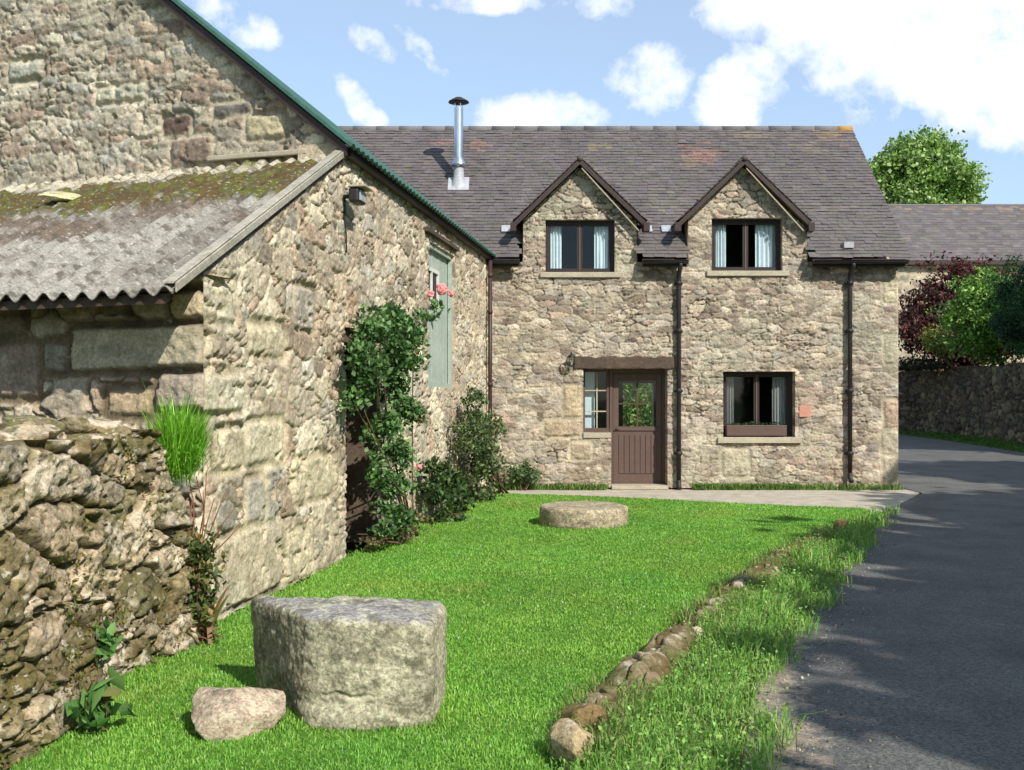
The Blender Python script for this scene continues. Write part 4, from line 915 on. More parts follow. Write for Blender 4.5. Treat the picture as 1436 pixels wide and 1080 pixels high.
# grass strip at the foot of the wall
rg = np.random.default_rng(66); n = 26000; s = rg.uniform(8, 40, n); o_ = rg.random(n)*1.3; p = bpath(s)+bnrm(s)*o_[:, None]
V, Q, T, cc = blades(np.concatenate([p, np.full((n, 1), -.09)], 1), .08+.22*rg.random(n)*(1-o_/1.6), np.full(n, .05), greens(n, rg, [lin(74,112,38), lin(94,130,46), lin(60,92,30)]), rg, .8)
tag(mesh_obj('wall_foot_grass', V, Q+[T], M['leaf'], None, cc), 'strip of green grass at the foot of the retaining wall', 'grass', kind='stuff')
fb = empty('far_building', (24, 52, 2.5), 'long slate roofed stone building behind the cottage on higher ground', 'building')
wall('wall', straight((8, 52), (1, 0)), const((0, -1)), 32, 8.25, .12, M['stone'], fb, a=.5, b=.24, seed=55, pal=PAL_C, mortar=lin(176,164,134), relief=.02, jd=.03, z0=2.4, depth=.4, ew=.3)
v_ = np.array([0, 4., 3.5]); vl = np.linalg.norm(v_)
def slc2(p, rg): 
    c = SLP[rg.integers(0, len(SLP))]*rg.uniform(.85, 1.15)
    return c*.6+.4*lin(150,128,100) if p[2] > 11.4 and rg.random() < .5 else c
slates('roof', (7.8, 51.7, 8.3), (1,0,0), v_/vl, 32.4, vl, .4, .24, fb, slc2, seed=5)
mb = MB(); mb.box(7.8, 40.2, 51.62, 51.72, 8.1, 8.28); mb.build('gutter', M['iron2'], fb); mb = MB(); mb.box(8, 40, 59, 59.4, 2.4, 8.3); mb.build('rear_wall', M['sill'], fb)
mb = MB(); mb.add([(7.8,55.65,11.8),(40.2,55.65,11.8),(40.2,59.6,8.3),(7.8,59.6,8.3)], [(0,1,2,3)], None, lin(104,98,100)); mb.tube([(7.8,55.7,11.78),(40.2,55.7,11.78)], .1, 8, lin(104,98,96)); mb.build('ridge', M['slate'], fb)

REDP = [lin(80,40,42), lin(98,52,50), lin(62,32,32), lin(112,68,58), lin(70,60,38)]
tree((29.5, 76, 2.5), 'rounded bright green tree rising above the far slate roof', 19, (4.6, 4.4, 5.1), 13.3, 260, 190, .6, .32, [lin(112,150,58), lin(134,166,78), lin(92,128,50), lin(152,178,96), lin(168,186,130)], 3)
shrub('copper_shrub', (18.6, 43, 2.55), 'dark red leaved shrub on top of the shaded retaining wall', 'shrub', (18.5, 42.0, 4.6), (3.4, 1.8, 2.5), 170, 110, .36, .2, REDP, 4, 6)
shrub('green_shrub', (17.9, 37.6, 2.55), 'leafy bright green shrub in front of the red leaved one', 'shrub', (17.2, 37.0, 4.4), (1.9, 1.5, 1.9), 110, 110, .28, .16, [lin(86,128,42), lin(110,152,56), lin(70,106,36), lin(136,170,76), lin(146,176,84)], 5, 6)
shrub('dark_conifer', (17.9, 33.2, 2.55), 'dark green conifer at the right edge above the retaining wall', 'conifer', (16.5, 32.6, 4.3), (1.3, 1.3, 2.2), 120, 110, .2, .13, [lin(38,72,38), lin(50,90,48), lin(28,54,30)], 6, 3, asp=.3)
shrub('golden_shrub', (17.0, 39.8, 2.55), 'small yellow green bush hanging over the retaining wall', 'shrub', (16.5, 39.7, 3.7), (.8, .6, .55), 26, 60, .16, .13, [lin(140,140,60), lin(160,160,80), lin(112,116,50)], 7, 4)
shrub('trailing_ivy', (17.0, 40.8, 2.6), 'dark ivy hanging down the face of the retaining wall', 'ivy', (16.5, 42.0, 1.7), (.6, 3.4, 1.5), 190, 130, .22, .12, [lin(34,44,26), lin(44,54,30), lin(52,46,32)], 8, 3)
shrub('garden_bush', (3.4, 30, -.09), 'sunny green bush seen through the cottage door glass', 'bush', (3.6, 30, 1.6), (2.2, 1.5, 1.7), 70, 80, .3, .16, [lin(120,160,60), lin(150,178,84), lin(90,130,46)], 9, 6)
# trees on the near right: outside the frame, they shade the road
TR = 'trees shading the road'
for i, (x, y_, z, h, r, cz, lb) in enumerate([(14.2, 5.4, -.09, 9.6, (3.3,3.4,3.3), 6.0, 'roadside tree casting its shade on the far part of the road'), (11.9, 1.4, -.09, 10, (3.3,3.4,3.3), 5.7, 'broad roadside tree level with the camera'), (10.9, -3.2, -.09, 10.4, (3.5,3.6,3.6), 6.3, 'tall roadside tree just behind the camera'), (10.2, -7.5, -.09, 10.4, (3.2,3.2,3.3), 6.9, 'tall tree well behind the camera beside the road'),
        (19.0, 10.2, 2.5, 10, (3.6,3.6,3.6), 6.4, 'tree on the bank nearest to the camera'), (20.4, 24.8, 2.5, 9, (3.2,3.2,3.2), 5.4, 'second tree on the bank right of the road'), (22.0, 31.5, 2.5, 8, (2.2,2.2,2.4), 4.6, 'third tree on the bank, next to the dark conifer')]):
    tree((x, y_, z), lb, h, r, cz, 240, 110, .62, .5, G_MID, 30+i, TR)
rg = np.random.default_rng(88); n = 9000
P = np.stack([rg.uniform(10.6, 12, n), rg.uniform(-12, 12.5, n), rg.uniform(0, 2.9, n)], 1); P[:, 0] += .3*np.sin(P[:, 1]*1.3)
V, T, cc = leafmesh(P, .3, greens(n, rg, G_MID), rg, asp=.7)
hg = empty('hedge', (11.3, 0, -.09), 'leafy hedge along the right side of the road', 'hedge'); mesh_obj('foliage', V, T, M['leaf'], hg, cc)
mb = MB()
for k in range(24): mb.tube([(11.3, -11.5+k, -.1), (11.2+.2*math.sin(k), -11.4+k, 1.2), (11.3, -11.6+k, 2.3)], [.05, .035, .015], 6)
mb.build('stem', M['bark'], hg, True)

# ------------------------------------------------------------------ foreground stones
# ruined rubble wall against the lean-to
root = empty('rubble_wall', (-2.6, 5.4, 0), 'tumbledown mossy rubble wall in the left foreground, running up to the lean-to corner', 'wall')
rg = np.random.default_rng(123); mb = MB()
RC = [lin(168,152,122), lin(184,164,134), lin(150,134,104), lin(138,122,90), lin(204,184,156), lin(126,118,84), lin(160,148,122)]
def face_x(y, z):     # the wall leans back with height, and steps back behind y = 5.75
    return -2.02-.05*z-.05*max(0, 5.1-y)-(.16*sm(np.array(y), 5.05, 5.25)-.12*sm(np.array(y), 5.8, 6.5))
z = .0; k = 0
RP = np.array([(-2.16,3.2),(-2.10,4.3),(-2.02,5.02),(-2.16,5.22),(-2.14,5.7),(-2.02,6.45),(-1.99,6.9)]); rseg = np.linalg.norm(np.diff(RP, axis=0), axis=1); rcum = np.concatenate([[0], np.cumsum(rseg)])
def rpath(q): return np.stack([np.interp(q, rcum, RP[:, 0]), np.interp(q, rcum, RP[:, 1])], 1)
def rnrm(q):
    e = .12; d = rpath(np.clip(q+e, 0, rcum[-1]))-rpath(np.clip(q-e, 0, rcum[-1])); d /= np.linalg.norm(d, axis=1)[:, None]; return np.stack([d[:, 1], -d[:, 0]], 1)
def rtop(q):
    y = np.interp(q, rcum, RP[:, 1]); return 1.34-1.5*np.clip(y-6.0, 0, 2)+.05*fbm(q*2, q*0, 0, 4, 3)
def rcol(c, S_, Z_, k):
    mo = sm(fbm(S_*3, Z_*3, 0, 96, 4)+.35*(1-k), -.1, .3)*.7; c = c*(1-mo[..., None])+mo[..., None]*(lin(98,94,42)*.6+lin(96,74,44)*.4)
    pl = sm(fbm(S_*4, Z_*5, 4, 97, 4), .22, .4)*.6*k; return c*(1-pl[..., None])+pl[..., None]*lin(206,192,170)
wall('stones', rpath, rnrm, rcum[-1], 1.36, .0115, M['mossy'], root, top=rtop, a=.40, b=.22, seed=68, pal=[c*1.0 for c in RC], mortar=lin(84,76,46), pits=.03, split=.35, fine=.6, p=3.0,
     relief=.042, jd=.06, ew=.12, depth=.3, warp=.045, wx=(.5,1.3), jit=(.95,.9), z0=-.06, colfn=rcol, dark=.3)
for i in range(16):
    y = rg.uniform(4.0, 6.3); tz = 1.15 if y < 5.9 else 1.1-(y-5.9)*1.7; z = rg.uniform(.05, max(tz, .15)); c = RC[rg.integers(0, len(RC))]; q_ = float(np.interp(y, RP[:, 1], RP[:, 0]))
    v, f, cc = rock((q_-.07, y, z), (rg.uniform(.14,.2), rg.uniform(.14,.28), rg.uniform(.09,.16)), 1500+i, tuple(rg.normal(size=3)*.25), c, 5, 14, .12, .4); mb.add(v, None, f, cc)
for i in range(54):
    c = RC[rg.integers(0, len(RC))]
    x = rg.uniform(-4.0, -2.3); y = rg.uniform(4.3, 5.9); x = x if i % 2 else rg.uniform(-2.34, -2.2)
    v, f, cc = rock((x, y, 1.34+rg.normal()*.03-.1*(y > 5.7)), (rg.uniform(.13,.22), rg.uniform(.14,.24), rg.uniform(.07,.11)), 700+i, (rg.normal()*.15, rg.normal()*.15, rg.random()*3), c, 5, 14, .1, .4); mb.add(v, None, f, cc)
mb.build('loose_stones', M['mossy'], root, True)
# earth core
ny, nz_ = 240, 110; yy, zz = np.meshgrid(np.linspace(3.3, 6.85, ny), np.linspace(-.05, 1.3, nz_), indexing='ij')
xx = np.interp(yy, RP[:, 1], RP[:, 0])-.2+.07*fbm(yy*7, zz*7, 0, 5, 5, .65)
V = np.stack([xx, yy, zz-1.15*np.clip(yy-5.95, 0, 2)*sm(zz, 0, 1.3)], -1).reshape(-1, 3); I = np.arange(ny*nz_).reshape(ny, nz_); q = np.stack([I[:-1,:-1], I[1:,:-1], I[1:,1:], I[:-1,1:]], -1).reshape(-1, 4)
tp = V.reshape(ny, nz_, 3)[:, -1]; tb = tp+[-1.9, 0, .02]; V = np.concatenate([V, tb]); b0 = ny*nz_
q = np.concatenate([q, np.array([(I[i, -1], I[i+1, -1], b0+i+1, b0+i) for i in range(ny-1)])])
mesh_obj('earth_core', V, q, M['soil'], root, np.ones((len(V), 3)), True)
# turf and dry moss on top
n = 5200; P = np.stack([rg.uniform(-4.1, -2.25, n), rg.uniform(4.4, 6.1, n), np.full(n, 1.3)], 1); P[:, 2] -= 1.15*np.clip(P[:, 1]-5.95, 0, 2)
pk = fbm(P[:, 0]*2.5, P[:, 1]*2.5, 0, 9, 3) > .05; P = P[pk]
cols = greens(len(P), rg, [lin(120,124,56), lin(150,130,84), lin(110,96,60), lin(134,140,70)])
V, Q, T, cc = blades(P, .03+.06*rg.random(len(P)), np.full(len(P), .006), cols, rg, 1.2)
tag(mesh_obj('wall_top_grass', V, Q+[T], M['leaf'], None, cc), 'thin dry grass growing along the top of the tumbledown wall', 'grass', kind='stuff')

# moss and small weeds rooted in the joints of the rubble wall
n = 5200; q = rg.uniform(.9, rcum[-1]-.1, n); zz_ = rg.random(n)*1.3; zz_ = np.minimum(zz_, rtop(q)-.03); ok = (fbm(q*3.2, zz_*3.2, 0, 98, 3) > .12); q, zz_ = q[ok], zz_[ok]; n = len(q)
P = np.concatenate([rpath(q)+rnrm(q)*(.01+.05*rg.random((n, 1))), zz_[:, None]], 1)
V, T, cc = leafmesh(P, .022, greens(n, rg, [lin(120,124,56), lin(104,112,50), lin(142,130,70), lin(92,104,52), lin(130,100,64)]), rg, asp=.6)
tag(mesh_obj('wall_moss', V, T, M['leaf'], None, cc), 'moss and tiny weeds growing in the joints of the tumbledown wall', 'moss', kind='stuff')
# granite block
def block():
    k = 90; g_ = np.linspace(-1, 1, k); V = []; q = []
    for ax in range(3):
        for sg in (-1, 1):
            a, b = np.meshgrid(g_, g_, indexing='ij'); P = np.zeros((k, k, 3)); P[..., ax] = sg; P[..., (ax+1) % 3] = a; P[..., (ax+2) % 3] = b
            o = len(V)*k*k; I = o+np.arange(k*k).reshape(k, k); qq = np.stack([I[:-1,:-1], I[1:,:-1], I[1:,1:], I[:-1,1:]], -1).reshape(-1, 4)
            q.append(qq if sg > 0 else qq[:, ::-1]); V.append(P.reshape(-1, 3))
    V = np.concatenate(V); q = np.concatenate(q)
    p = 13.; r = (np.abs(V)**p).sum(1)**(1/p); V = V/r[:, None]     # rounded box
    return V, q
bx, bq = block()
# unit -> real: width .66, depth .62, height .56 with an undercut left side
Y0 = 4.84; h = .535
U_, V_, W_ = bx[:, 0], bx[:, 1], bx[:, 2]; zt = (W_+1)/2*h-.03
left_top = np.array([[-.975, Y0],[ -1.30, Y0+.62]]); 
xl = -.965+(-.45)*(V_+1)/2+.0*(1-(W_+1)/2)+.045*(1-(W_+1)/2)*(V_+1)/2; xr = -.36-.01*(1-(W_+1)/2)+.02*(V_+1)/2
xp = xl+(xr-xl)*(U_+1)/2; yp = Y0+.60*(V_+1)/2+.05*(U_+1)/2*0-.03*(U_+1)/2+.05*(1-np.cos(U_*1.2))
zp = zt*(1-.055*np.clip(U_, 0, 1)**2)
cr = .035*np.exp(-((zp-.14+.012*U_-.008*vn(U_*4, 0, 0, 3)-.006*vn(U_*13, 0, 0, 4))/.009)**2)*sm(-V_, .6, .95)*sm(U_, -.85, -.7)*sm(-U_, -.3, .3)*.45
yp = yp+cr-.035*sm(-V_, .6, 1)*sm(.1-zp, 0, .05)*sm(-U_, -.7, .2)
nn = fbm(xp*5, yp*5, zp*5, 3, 6, .62)*.03+fbm(xp*28, yp*28, zp*28, 4, 3)*.008
V3 = np.stack([xp, yp, zp], 1)+bx/np.linalg.norm(bx, axis=1)[:, None]*nn[:, None]
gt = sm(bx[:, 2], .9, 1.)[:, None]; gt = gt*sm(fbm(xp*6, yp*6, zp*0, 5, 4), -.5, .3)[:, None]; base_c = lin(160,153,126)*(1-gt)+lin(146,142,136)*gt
left_shade = sm(-bx[:, 0], .9, 1)[:, None]*.5; base_c = base_c*(1-left_shade)+left_shade*lin(112,102,82)  # shade of the block's left face painted into its vertex colour
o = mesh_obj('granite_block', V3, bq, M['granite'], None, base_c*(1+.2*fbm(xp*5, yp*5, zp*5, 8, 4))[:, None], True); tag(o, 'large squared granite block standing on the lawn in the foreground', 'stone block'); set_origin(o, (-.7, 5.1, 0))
mb = MB(); v, f, cc = rock((-1.285, 4.80, .09), (.315, .23, .22), 24, (.1, .1, .3), lin(184,164,140), 5, 12, .06, .35); mb.add(v, None, f, cc)
o = mb.build('boulder', M['granite'], None, True); tag(o, 'small rounded pinkish boulder leaning against the left of the granite block', 'boulder'); set_origin(o, (-1.26, 4.8, 0))
# millstone
k = 96; rr = .53; prof = [(0, .215), (.1, .222), (.3, .23), (rr-.05, .235), (rr-.015, .225), (rr, .2), (rr+.005, .12), (rr, .03), (rr-.02, -.04), (0, -.04)]
pr = []; 
for (a, b), (c, d_) in zip(prof[:-1], prof[1:]):
    for t in np.linspace(0, 1, 7)[:-1]: pr.append((a+(c-a)*t, b+(d_-b)*t))
th = np.arange(k)*2*math.pi/k; mcx, mcy = .86, 12.45
R_, T_ = np.meshgrid(np.array([p_[0] for p_ in pr]), th, indexing='ij'); Z_ = np.repeat(np.array([p_[1] for p_ in pr])[:, None], k, 1)
R2 = R_*(1+.02*vn(np.cos(T_)*2, np.sin(T_)*2, 0, 4)); xx, yy = mcx+R2*np.cos(T_), mcy+R2*np.sin(T_)
d_ = fbm(xx*8, yy*8, Z_*8, 6, 4)*.012; V = np.stack([xx+d_*np.cos(T_), yy+d_*np.sin(T_), Z_+d_*.7], -1).reshape(-1, 3)
I = np.arange(len(pr)*k).reshape(len(pr), k); I2 = np.roll(I, -1, 1); q = np.stack([I[:-1], I2[:-1], I2[1:], I[1:]], -1).reshape(-1, 4)
o = mesh_obj('millstone', V, q[:, ::-1], M['granite'], None, np.tile(lin(156,140,114), (len(V), 1))*(1+.2*fbm(V[:, 0]*6, V[:, 1]*6, V[:, 2]*6, 2, 3))[:, None], True)
tag(o, 'round flat millstone lying on the lawn in front of the cottage', 'millstone'); set_origin(o, (mcx, mcy, 0))
# low mossy edging wall
rg = np.random.default_rng(31); mb = MB(); kb = np.array(KERB); sg = np.linalg.norm(np.diff(kb, axis=0), axis=1); ck = np.concatenate([[0], np.cumsum(sg)])
MC = [lin(140,124,94), lin(126,110,80), lin(160,144,114), lin(112,100,68), lin(188,174,146), lin(122,116,76)]
nu, nw = 900, 40; q = np.linspace(1.45, ck[-1]-.5, nu); w_ = np.linspace(-1, 1, nw); QQ, WW = np.meshgrid(q, w_, indexing='ij')
kx, ky = np.interp(q, ck, kb[:, 0]), np.interp(q, ck, kb[:, 1]); tx_, ty_ = np.gradient(kx, q), np.gradient(ky, q); tn = np.hypot(tx_, ty_); tx_, ty_ = tx_/tn, ty_/tn
e, ir, ic, dx, dz = stonefield(QQ, WW*.17, .22, .13, 71, 2.8, .05, (.6,1.), (.9,.8)); k_ = sm(e/.16); g1 = hsh(ir, ic, 3, 71); g2 = hsh(ir, ic, 4, 71)
hgt = (.115*(1-.45*(QQ-1.4)/7.5)*(.75+.5*vn(QQ*2.2, 0, 0, 5)))*sm(QQ, 1.45, 1.62)*sm(ck[-1]-.5-QQ, 0, .4); dome = np.sqrt(np.clip(1-np.abs(WW)**2.6, 0, 1))
hh_ = dome*hgt+dome*(k_*(.0+.035*g1)-.03*(1-k_))+.02*fbm(QQ*12, WW*1.8, 0, 72, 5, .6)-.05*(np.abs(WW) > .97)
lat = WW*.135*(1+.25*vn(QQ*1.7, WW, 0, 8))
pos_ = np.stack([kx[:, None]+lat*ty_[:, None]+.03, ky[:, None]-lat*tx_[:, None], hh_], -1)
mc_ = np.array(MC)[(g2*6).astype(int) % 6]; mo = sm(fbm(QQ*5, WW*1.2, 0, 73, 4), -.2, .2)[..., None]*.85
mc_ = mc_*(1-mo)+mo*(lin(104,78,40)*g1[..., None]+lin(84,80,36)*(1-g1[..., None])); mc_ = mc_*k_[..., None]+lin(74,58,34)*(1-k_[..., None])
I = np.arange(nu*nw).reshape(nu, nw); mb.add(pos_.reshape(-1, 3), np.stack([I[:-1,:-1], I[:-1,1:], I[1:,1:], I[1:,:-1]], -1).reshape(-1, 4)[:, ::-1], None, mc_.reshape(-1, 3))
i = 0
for s in rg.uniform(1.5, 5.5, 12):
    x = np.interp(s, ck, kb[:, 0]); y = np.interp(s, ck, kb[:, 1]); v, f, cc = rock((x+rg.normal()*.05+.03, y+rg.normal()*.03, .085*(1-.06*s)), (rg.uniform(.05,.10), rg.uniform(.04,.08), rg.uniform(.04,.07)), 900+i, tuple(rg.normal(size=3)*.4), MC[rg.integers(0, 6)], 4, 14, .12, .4); mb.add(v, None, f, cc); i += 1
o = mb.build('edging_wall', M['brownmoss'], None, True); tag(o, 'low mossy stone edging wall between the lawn and the grassy verge', 'edging wall'); set_origin(o, (1.43, 7.4, 0))
mb = MB(); v, f, cc = rock((.26, 4.46, .06), (.13, .17, .13), 44, (0, .1, .9), lin(176,154,116), 4, 10, .07, .3); mb.add(v, None, f, cc)
o = mb.build('edging_stone', M['mossy'], None, True); tag(o, 'squat brown edging stone at the bottom of the picture, nearest to the camera', 'stone')
mb = MB(); v, f, cc = rock((.32, 4.75, .06), (.12, .16, .12), 45, (0, .1, .9), lin(130,108,70), 4, 10, .07, .3); mb.add(v, None, f, cc)
o = mb.build('edging_stone', M['mossy'], None, True); tag(o, 'dark mossy edging stone between the nearest stone and the low edging wall', 'stone')
mb = MB(); v, f, cc = rock((3.78, 11.9, .04), (.19, .15, .13), 47, (0, .1, .4), lin(150,118,80), 4, 10, .07, .3); mb.add(v, None, f, cc)
o = mb.build('edging_stone', M['mossy'], None, True); tag(o, 'brown stone at the far end of the verge beside the road', 'stone')

rg = np.random.default_rng(57); n = 9000; q = rg.uniform(.9, ck[-1]-.1, n); dens_ = (vn(q*2.6, 0*q, 0, 12) > -.25+.5*np.exp(-(q-2)/2.)); q = q[dens_]; n = len(q)
sd_ = rg.normal(size=n)*.05+.10*np.sign(rg.random(n)-.35); x = np.interp(q, ck, kb[:, 0])+.03+sd_*.75; y = np.interp(q, ck, kb[:, 1])-sd_*.6
V, Q, T, cc = blades(np.stack([x, y, np.full(n, .0)], 1), .05+.12*rg.random(n), np.full(n, .007), greens(n, rg, [lin(112,148,62), lin(140,160,84), lin(90,128,48), lin(150,136,90)], .2), rg, 1.1)
tag(mesh_obj('edging_grass', V, Q+[T], M['leaf'], None, cc), 'tufts of grass growing through and over the low edging wall', 'grass', kind='stuff')
# ------------------------------------------------------------------ plants along the barn
def stems(mb, base, n, spread, h, rg, r=.006, lean=(0, 0), curve=.3):
    tips = []
    for i in range(n):
        b0 = np.array(base)+rg.normal(size=3)*[.05,.05,0]; e = b0+np.array([rg.normal()*spread+lean[0], rg.normal()*spread+lean[1], h*rg.uniform(.6, 1.05)]); m_ = b0*.5+e*.5+rg.normal(size=3)*curve*.2
        mb.tube([b0, b0*.6+m_*.4, m_, m_*.4+e*.6, e], [r, r*.9, r*.8, r*.6, r*.4], 5); tips.append((b0, m_, e))
    return tips
def wp(x, y, out):   # a point `out` metres in front of the barn side wall, on the sight line's wall position
    Q0 = SP0+SN*out; s = px2s(Q0, SU, x); Yq = Q0[1]+SU[1]*s; return vec(Q0+SU*s, CH+(HY-y)/F*Yq)
def climbing(name, label, cat, blobs, base, seed, pal, size, flowers=(), nst=10, fl=lin(226,140,140)):
    rg = np.random.default_rng(seed); root = empty(name, base, label, cat); Ps = []
    cs = []
    for (x, y, out, rx, rz, n) in blobs:
        c = wp(x, y, out); cs.append(c); d = rg.normal(size=(n, 3)); d /= np.linalg.norm(d, axis=1)[:, None]; d *= rg.random((n, 1))**.45
        nk = max(n//22, 3); ck_ = rg.normal(size=(nk, 3)); ck_ /= np.linalg.norm(ck_, axis=1)[:, None]; ck_ *= rg.random((nk, 1))**.5
        d = .35*d+.75*ck_[rg.integers(0, nk, n)]+rg.normal(size=(n, 3))*.12
        P = c+d[:, :1]*vec(SU, 0)*rx+d[:, 1:2]*vec(SN, 0)*min(out*.9, rx)+d[:, 2:]*z3*rz; Ps.append(P)
    P = np.concatenate(Ps); V, T, cc = leafmesh(P, size, greens(len(P), rg, pal, .35), rg, asp=.62, droop=.6); mesh_obj('foliage', V, T, M['leaf'], root, cc)
    mb = MB(); b = np.array(base, float)
    for i in range(nst):
        e = cs[rg.integers(0, len(cs))]+rg.normal(size=3)*.08; m_ = b*.5+e*.5+rg.normal(size=3)*.07
        mb.tube([b+rg.normal(size=3)*[.05,.05,0], b*.7+m_*.3, m_, m_*.4+e*.6, e], [.013, .011, .009, .006, .004], 6)
    mb.build('stem', M['bark'], root, True)
    for (x, y, out, r) in flowers:
        c = wp(x, y, out); mb = MB()
        for j in range(16):
            d = rg.normal(size=3); d /= np.linalg.norm(d); v, f = ICO[3]; mb.add(v*np.array([r*.5, r*.5, r*.28]) @ rotm(*(rg.random(3)*3)).T+c+d*r*.45, None, f, fl*rg.uniform(.8, 1.15))
        mb.build('rose_flower', M['attr'], root, True)
    return root
ROSE = [lin(74,108,52), lin(92,130,66), lin(56,86,44), lin(112,148,84), lin(56,92,46), lin(110,140,84)]
climbing('climbing_rose', 'tall dark green climbing rose with pink flowers trained on the barn wall', 'rose',
    [(545,448,.3,.34,.22,620),(520,470,.3,.34,.22,500),(575,470,.3,.36,.22,620),(560,500,.35,.4,.24,800),(520,520,.3,.3,.2,360),(555,545,.3,.3,.22,460),(575,575,.3,.25,.2,320),(548,600,.3,.24,.2,300),(560,635,.3,.28,.2,380),(552,680,.3,.24,.18,330),(545,715,.28,.2,.16,240),(600,440,.3,.3,.12,130),(500,500,.2,.2,.2,160),(612,425,.25,.12,.1,60),(500,560,.2,.2,.25,160),(530,600,.2,.25,.25,220),(530,660,.25,.25,.25,220),(560,725,.28,.25,.2,220),(535,740,.25,.2,.16,140)],
    tuple(onside(px2s(SP0, SU, 548), 0, .25)), 5, ROSE, .062, [(619,406,.3,.085),(604,412,.3,.05),(590,588,.3,.05),(632,412,.25,.05)], 9)
climbing('rose_bush', 'lower dark green rose bush between the climbing rose and the feathery shrub', 'bush',
    [(628,672,.3,.5,.22,560),(615,690,.3,.4,.2,460),(640,700,.3,.45,.22,460),(612,655,.25,.3,.15,200),(625,725,.3,.4,.15,200)], tuple(onside(px2s(SP0, SU, 622), 0, .3)), 6, [lin(50,76,34), lin(70,96,44), lin(38,58,28), lin(98,116,66)], .07, [(588,655,.3,.04)], 8)
climbing('feathery_shrub', 'tall slender grey green shrub in the far corner beside the barn downpipe', 'shrub',
    [(668,590,.3,.55,.28,900),(675,625,.35,.7,.3,1100),(680,655,.35,.7,.28,900),(662,560,.25,.35,.18,300),(690,600,.3,.4,.2,360),(678,690,.3,.55,.2,460),(655,610,.3,.3,.35,350)], tuple(onside(px2s(SP0, SU, 672), 0, .35)), 7, [lin(92,112,62), lin(112,128,80), lin(70,90,48), lin(134,140,96), lin(58,80,44)], .06, [], 16)
climbing('dead_stems', 'pale dry tangle of stems and faded leaves at the foot of the climbing rose', 'dry plant',
    [(560,745,.25,.3,.16,160),(585,730,.22,.3,.16,120),(525,760,.2,.25,.12,110)], tuple(onside(px2s(SP0, SU, 556), 0, .18)), 8, [lin(150,130,100), lin(128,110,80), lin(110,112,66)], .05, [], 26)
# small plants at the cottage foot
shrub('corner_plant', (X(735), CY-.3, -.03), 'small leafy plant at the cottage foot near the barn corner', 'plant', (X(735), CY-.25, .28), (.28, .15, .25), 16, 50, .07, .07, [lin(84,112,62), lin(108,132,84), lin(64,90,48)], 11, 5)
rg = np.random.default_rng(99); n = 5200; XX = np.concatenate([rg.uniform(X(970), X(1120), 3200), rg.uniform(X(700), X(850), 1300), rg.uniform(X(1120), X(1262), 700)]); YY = CY-.02-.22*rg.random(n)**1.5
V, Q, T, cc = blades(np.stack([XX, YY, np.full(n, -.03)], 1), .05+.14*rg.random(n), np.full(n, .014), greens(n, rg, [lin(100,136,56), lin(124,148,74), lin(80,108,44)]), rg, 1.)
tag(mesh_obj('wall_weeds', V, Q+[T], M['leaf'], None, cc), 'low weeds and grass along the foot of the cottage wall', 'weeds', kind='stuff')
# bright fern tuft growing on the rubble wall
def tuft(name, label, cat, base, n, L, w_, pal, seed, up=.6, droop=1.1, mat=M['leaf'], dirb=(0,0,0), sp=.02):
    rg = np.random.default_rng(seed); b = np.array(base, float); k = 7
    th = rg.random(n)*2*math.pi; d = np.stack([np.cos(th), np.sin(th), np.zeros(n)], 1)+np.array(dirb); V = np.zeros((n, k, 2, 3)); l = L*(.55+.45*rg.random(n)); uu = up*(.5+rg.random(n))
    side = np.stack([-d[:, 1], d[:, 0], np.zeros(n)], 1); o_ = b+rg.normal(size=(n, 3))*sp
    for j in range(k):
        t = j/(k-1); p = o_+d*(l*t)[:, None]*(1-.15*t); p[:, 2] += l*(uu*t*2-droop*t*t); ww = w_*(math.sin(math.pi*min(t*.8+.2, 1))+.05)
        V[:, j, 0] = p-side*ww; V[:, j, 1] = p+side*ww
    I = np.arange(n*k*2).reshape(n, k, 2); q = np.stack([I[:, :-1, 0], I[:, :-1, 1], I[:, 1:, 1], I[:, 1:, 0]], -1).reshape(-1, 4)
    o = mesh_obj(name, V.reshape(-1, 3), q, mat, None, np.repeat(greens(n, rg, pal), k*2, 0), True); tag(o, label, cat); set_origin(o, tuple(b)); return o
fb0 = at(250, 650, 6.3)
tuft('fern', 'bright green feathery fern tuft growing out of the tumbledown wall by the lean-to corner', 'fern', fb0, 3200, .2, .0026, [lin(150,205,64), lin(172,220,88), lin(124,182,48), lin(100,156,40)], 12, .95, .85, dirb=(.15,-.1,0), sp=.05)
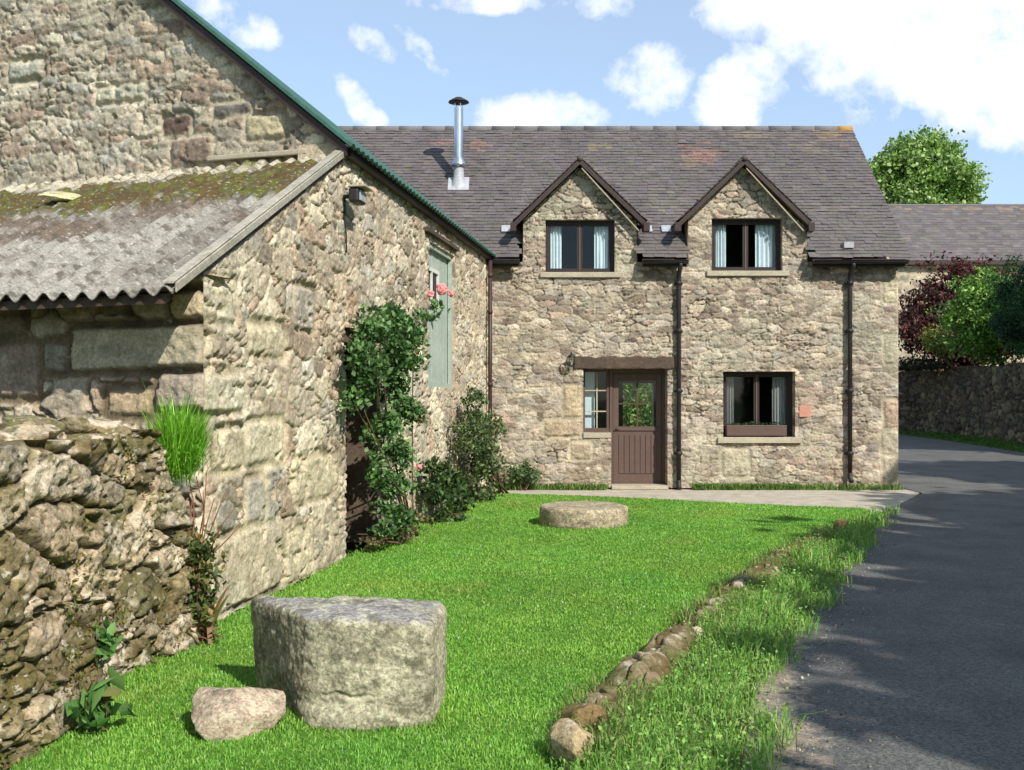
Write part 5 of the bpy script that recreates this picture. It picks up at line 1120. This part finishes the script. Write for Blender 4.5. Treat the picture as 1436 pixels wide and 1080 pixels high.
# red dry stems and climbing weed beside the fern
rg = np.random.default_rng(14); bs = at(285, 870, 6.6); bs[2] = 0; root = empty('dry_stems', tuple(bs), 'thin reddish dry stems rising against the lean-to side wall below the fern', 'dry plant'); mb = MB()
for (x, y) in ((262,655),(275,668),(290,660),(300,700),(316,690),(330,712),(338,735),(270,700),(285,690),(255,690)):
    e = at(x, y, 6.45+rg.normal()*.05); m_ = at(278+rg.normal()*6, 790, 6.5); mb.tube([bs+rg.normal(size=3)*[.03,.03,0], bs*.4+m_*.6, m_, m_*.4+e*.6+rg.normal(size=3)*.02, e], [.007,.006,.005,.004,.003], 5)
mb.build('stem', surf('red stem', base=lin(132,88,62), var=.2, bump=0), root, True)
shrub('wall_climber', tuple(bs+[-.02,-.06,0]), 'small green leafed climber at the end of the tumbledown wall', 'climber', at(275, 800, 6.45), (.13, .1, .42), 26, 26, .045, .05, [lin(86,104,48), lin(112,126,62), lin(60,78,34), lin(140,120,70)], 15, 6, shell=.2)
db = at(285, 890, 6.5); db[2] = 0.02
tuft('dock_plant_brown', 'brown withered leaves at the foot of the small climber', 'dry plant', db, 26, .2, .016, [lin(140,100,64), lin(110,84,50), lin(112,120,60)], 16, .7, .7, sp=.05).name = 'withered_plant'
# dock with long leaves in front of the rubble wall
bd = at(128, 1000, 4.75); bd[2] = 0.
DK = [lin(72,116,52), lin(92,138,66), lin(56,96,44), lin(112,150,80), lin(120,120,64)]
shrub('dock_plant', (bd[0], bd[1], 0), 'broad leaved green dock plant at the foot of the tumbledown wall', 'dock', (bd[0]+.03, bd[1], .13), (.13, .12, .13), 16, 4, .035, .13, DK, 17, 8, asp=.42, shell=.6, h0=.02, droop=1.6)
bd2 = at(134, 885, 4.95)
shrub('leafy_weed', tuple(bd2), 'smaller dark green leafy weed rooted in the wall above the dock', 'weed', (bd2[0]+.02, bd2[1], bd2[2]-.06), (.08, .07, .12), 14, 5, .025, .08, DK, 18, 5, asp=.45, shell=.5, h0=-2, droop=1.4)
print('objects', len(bpy.data.objects), 'verts', sum(len(m.vertices) for m in bpy.data.meshes))
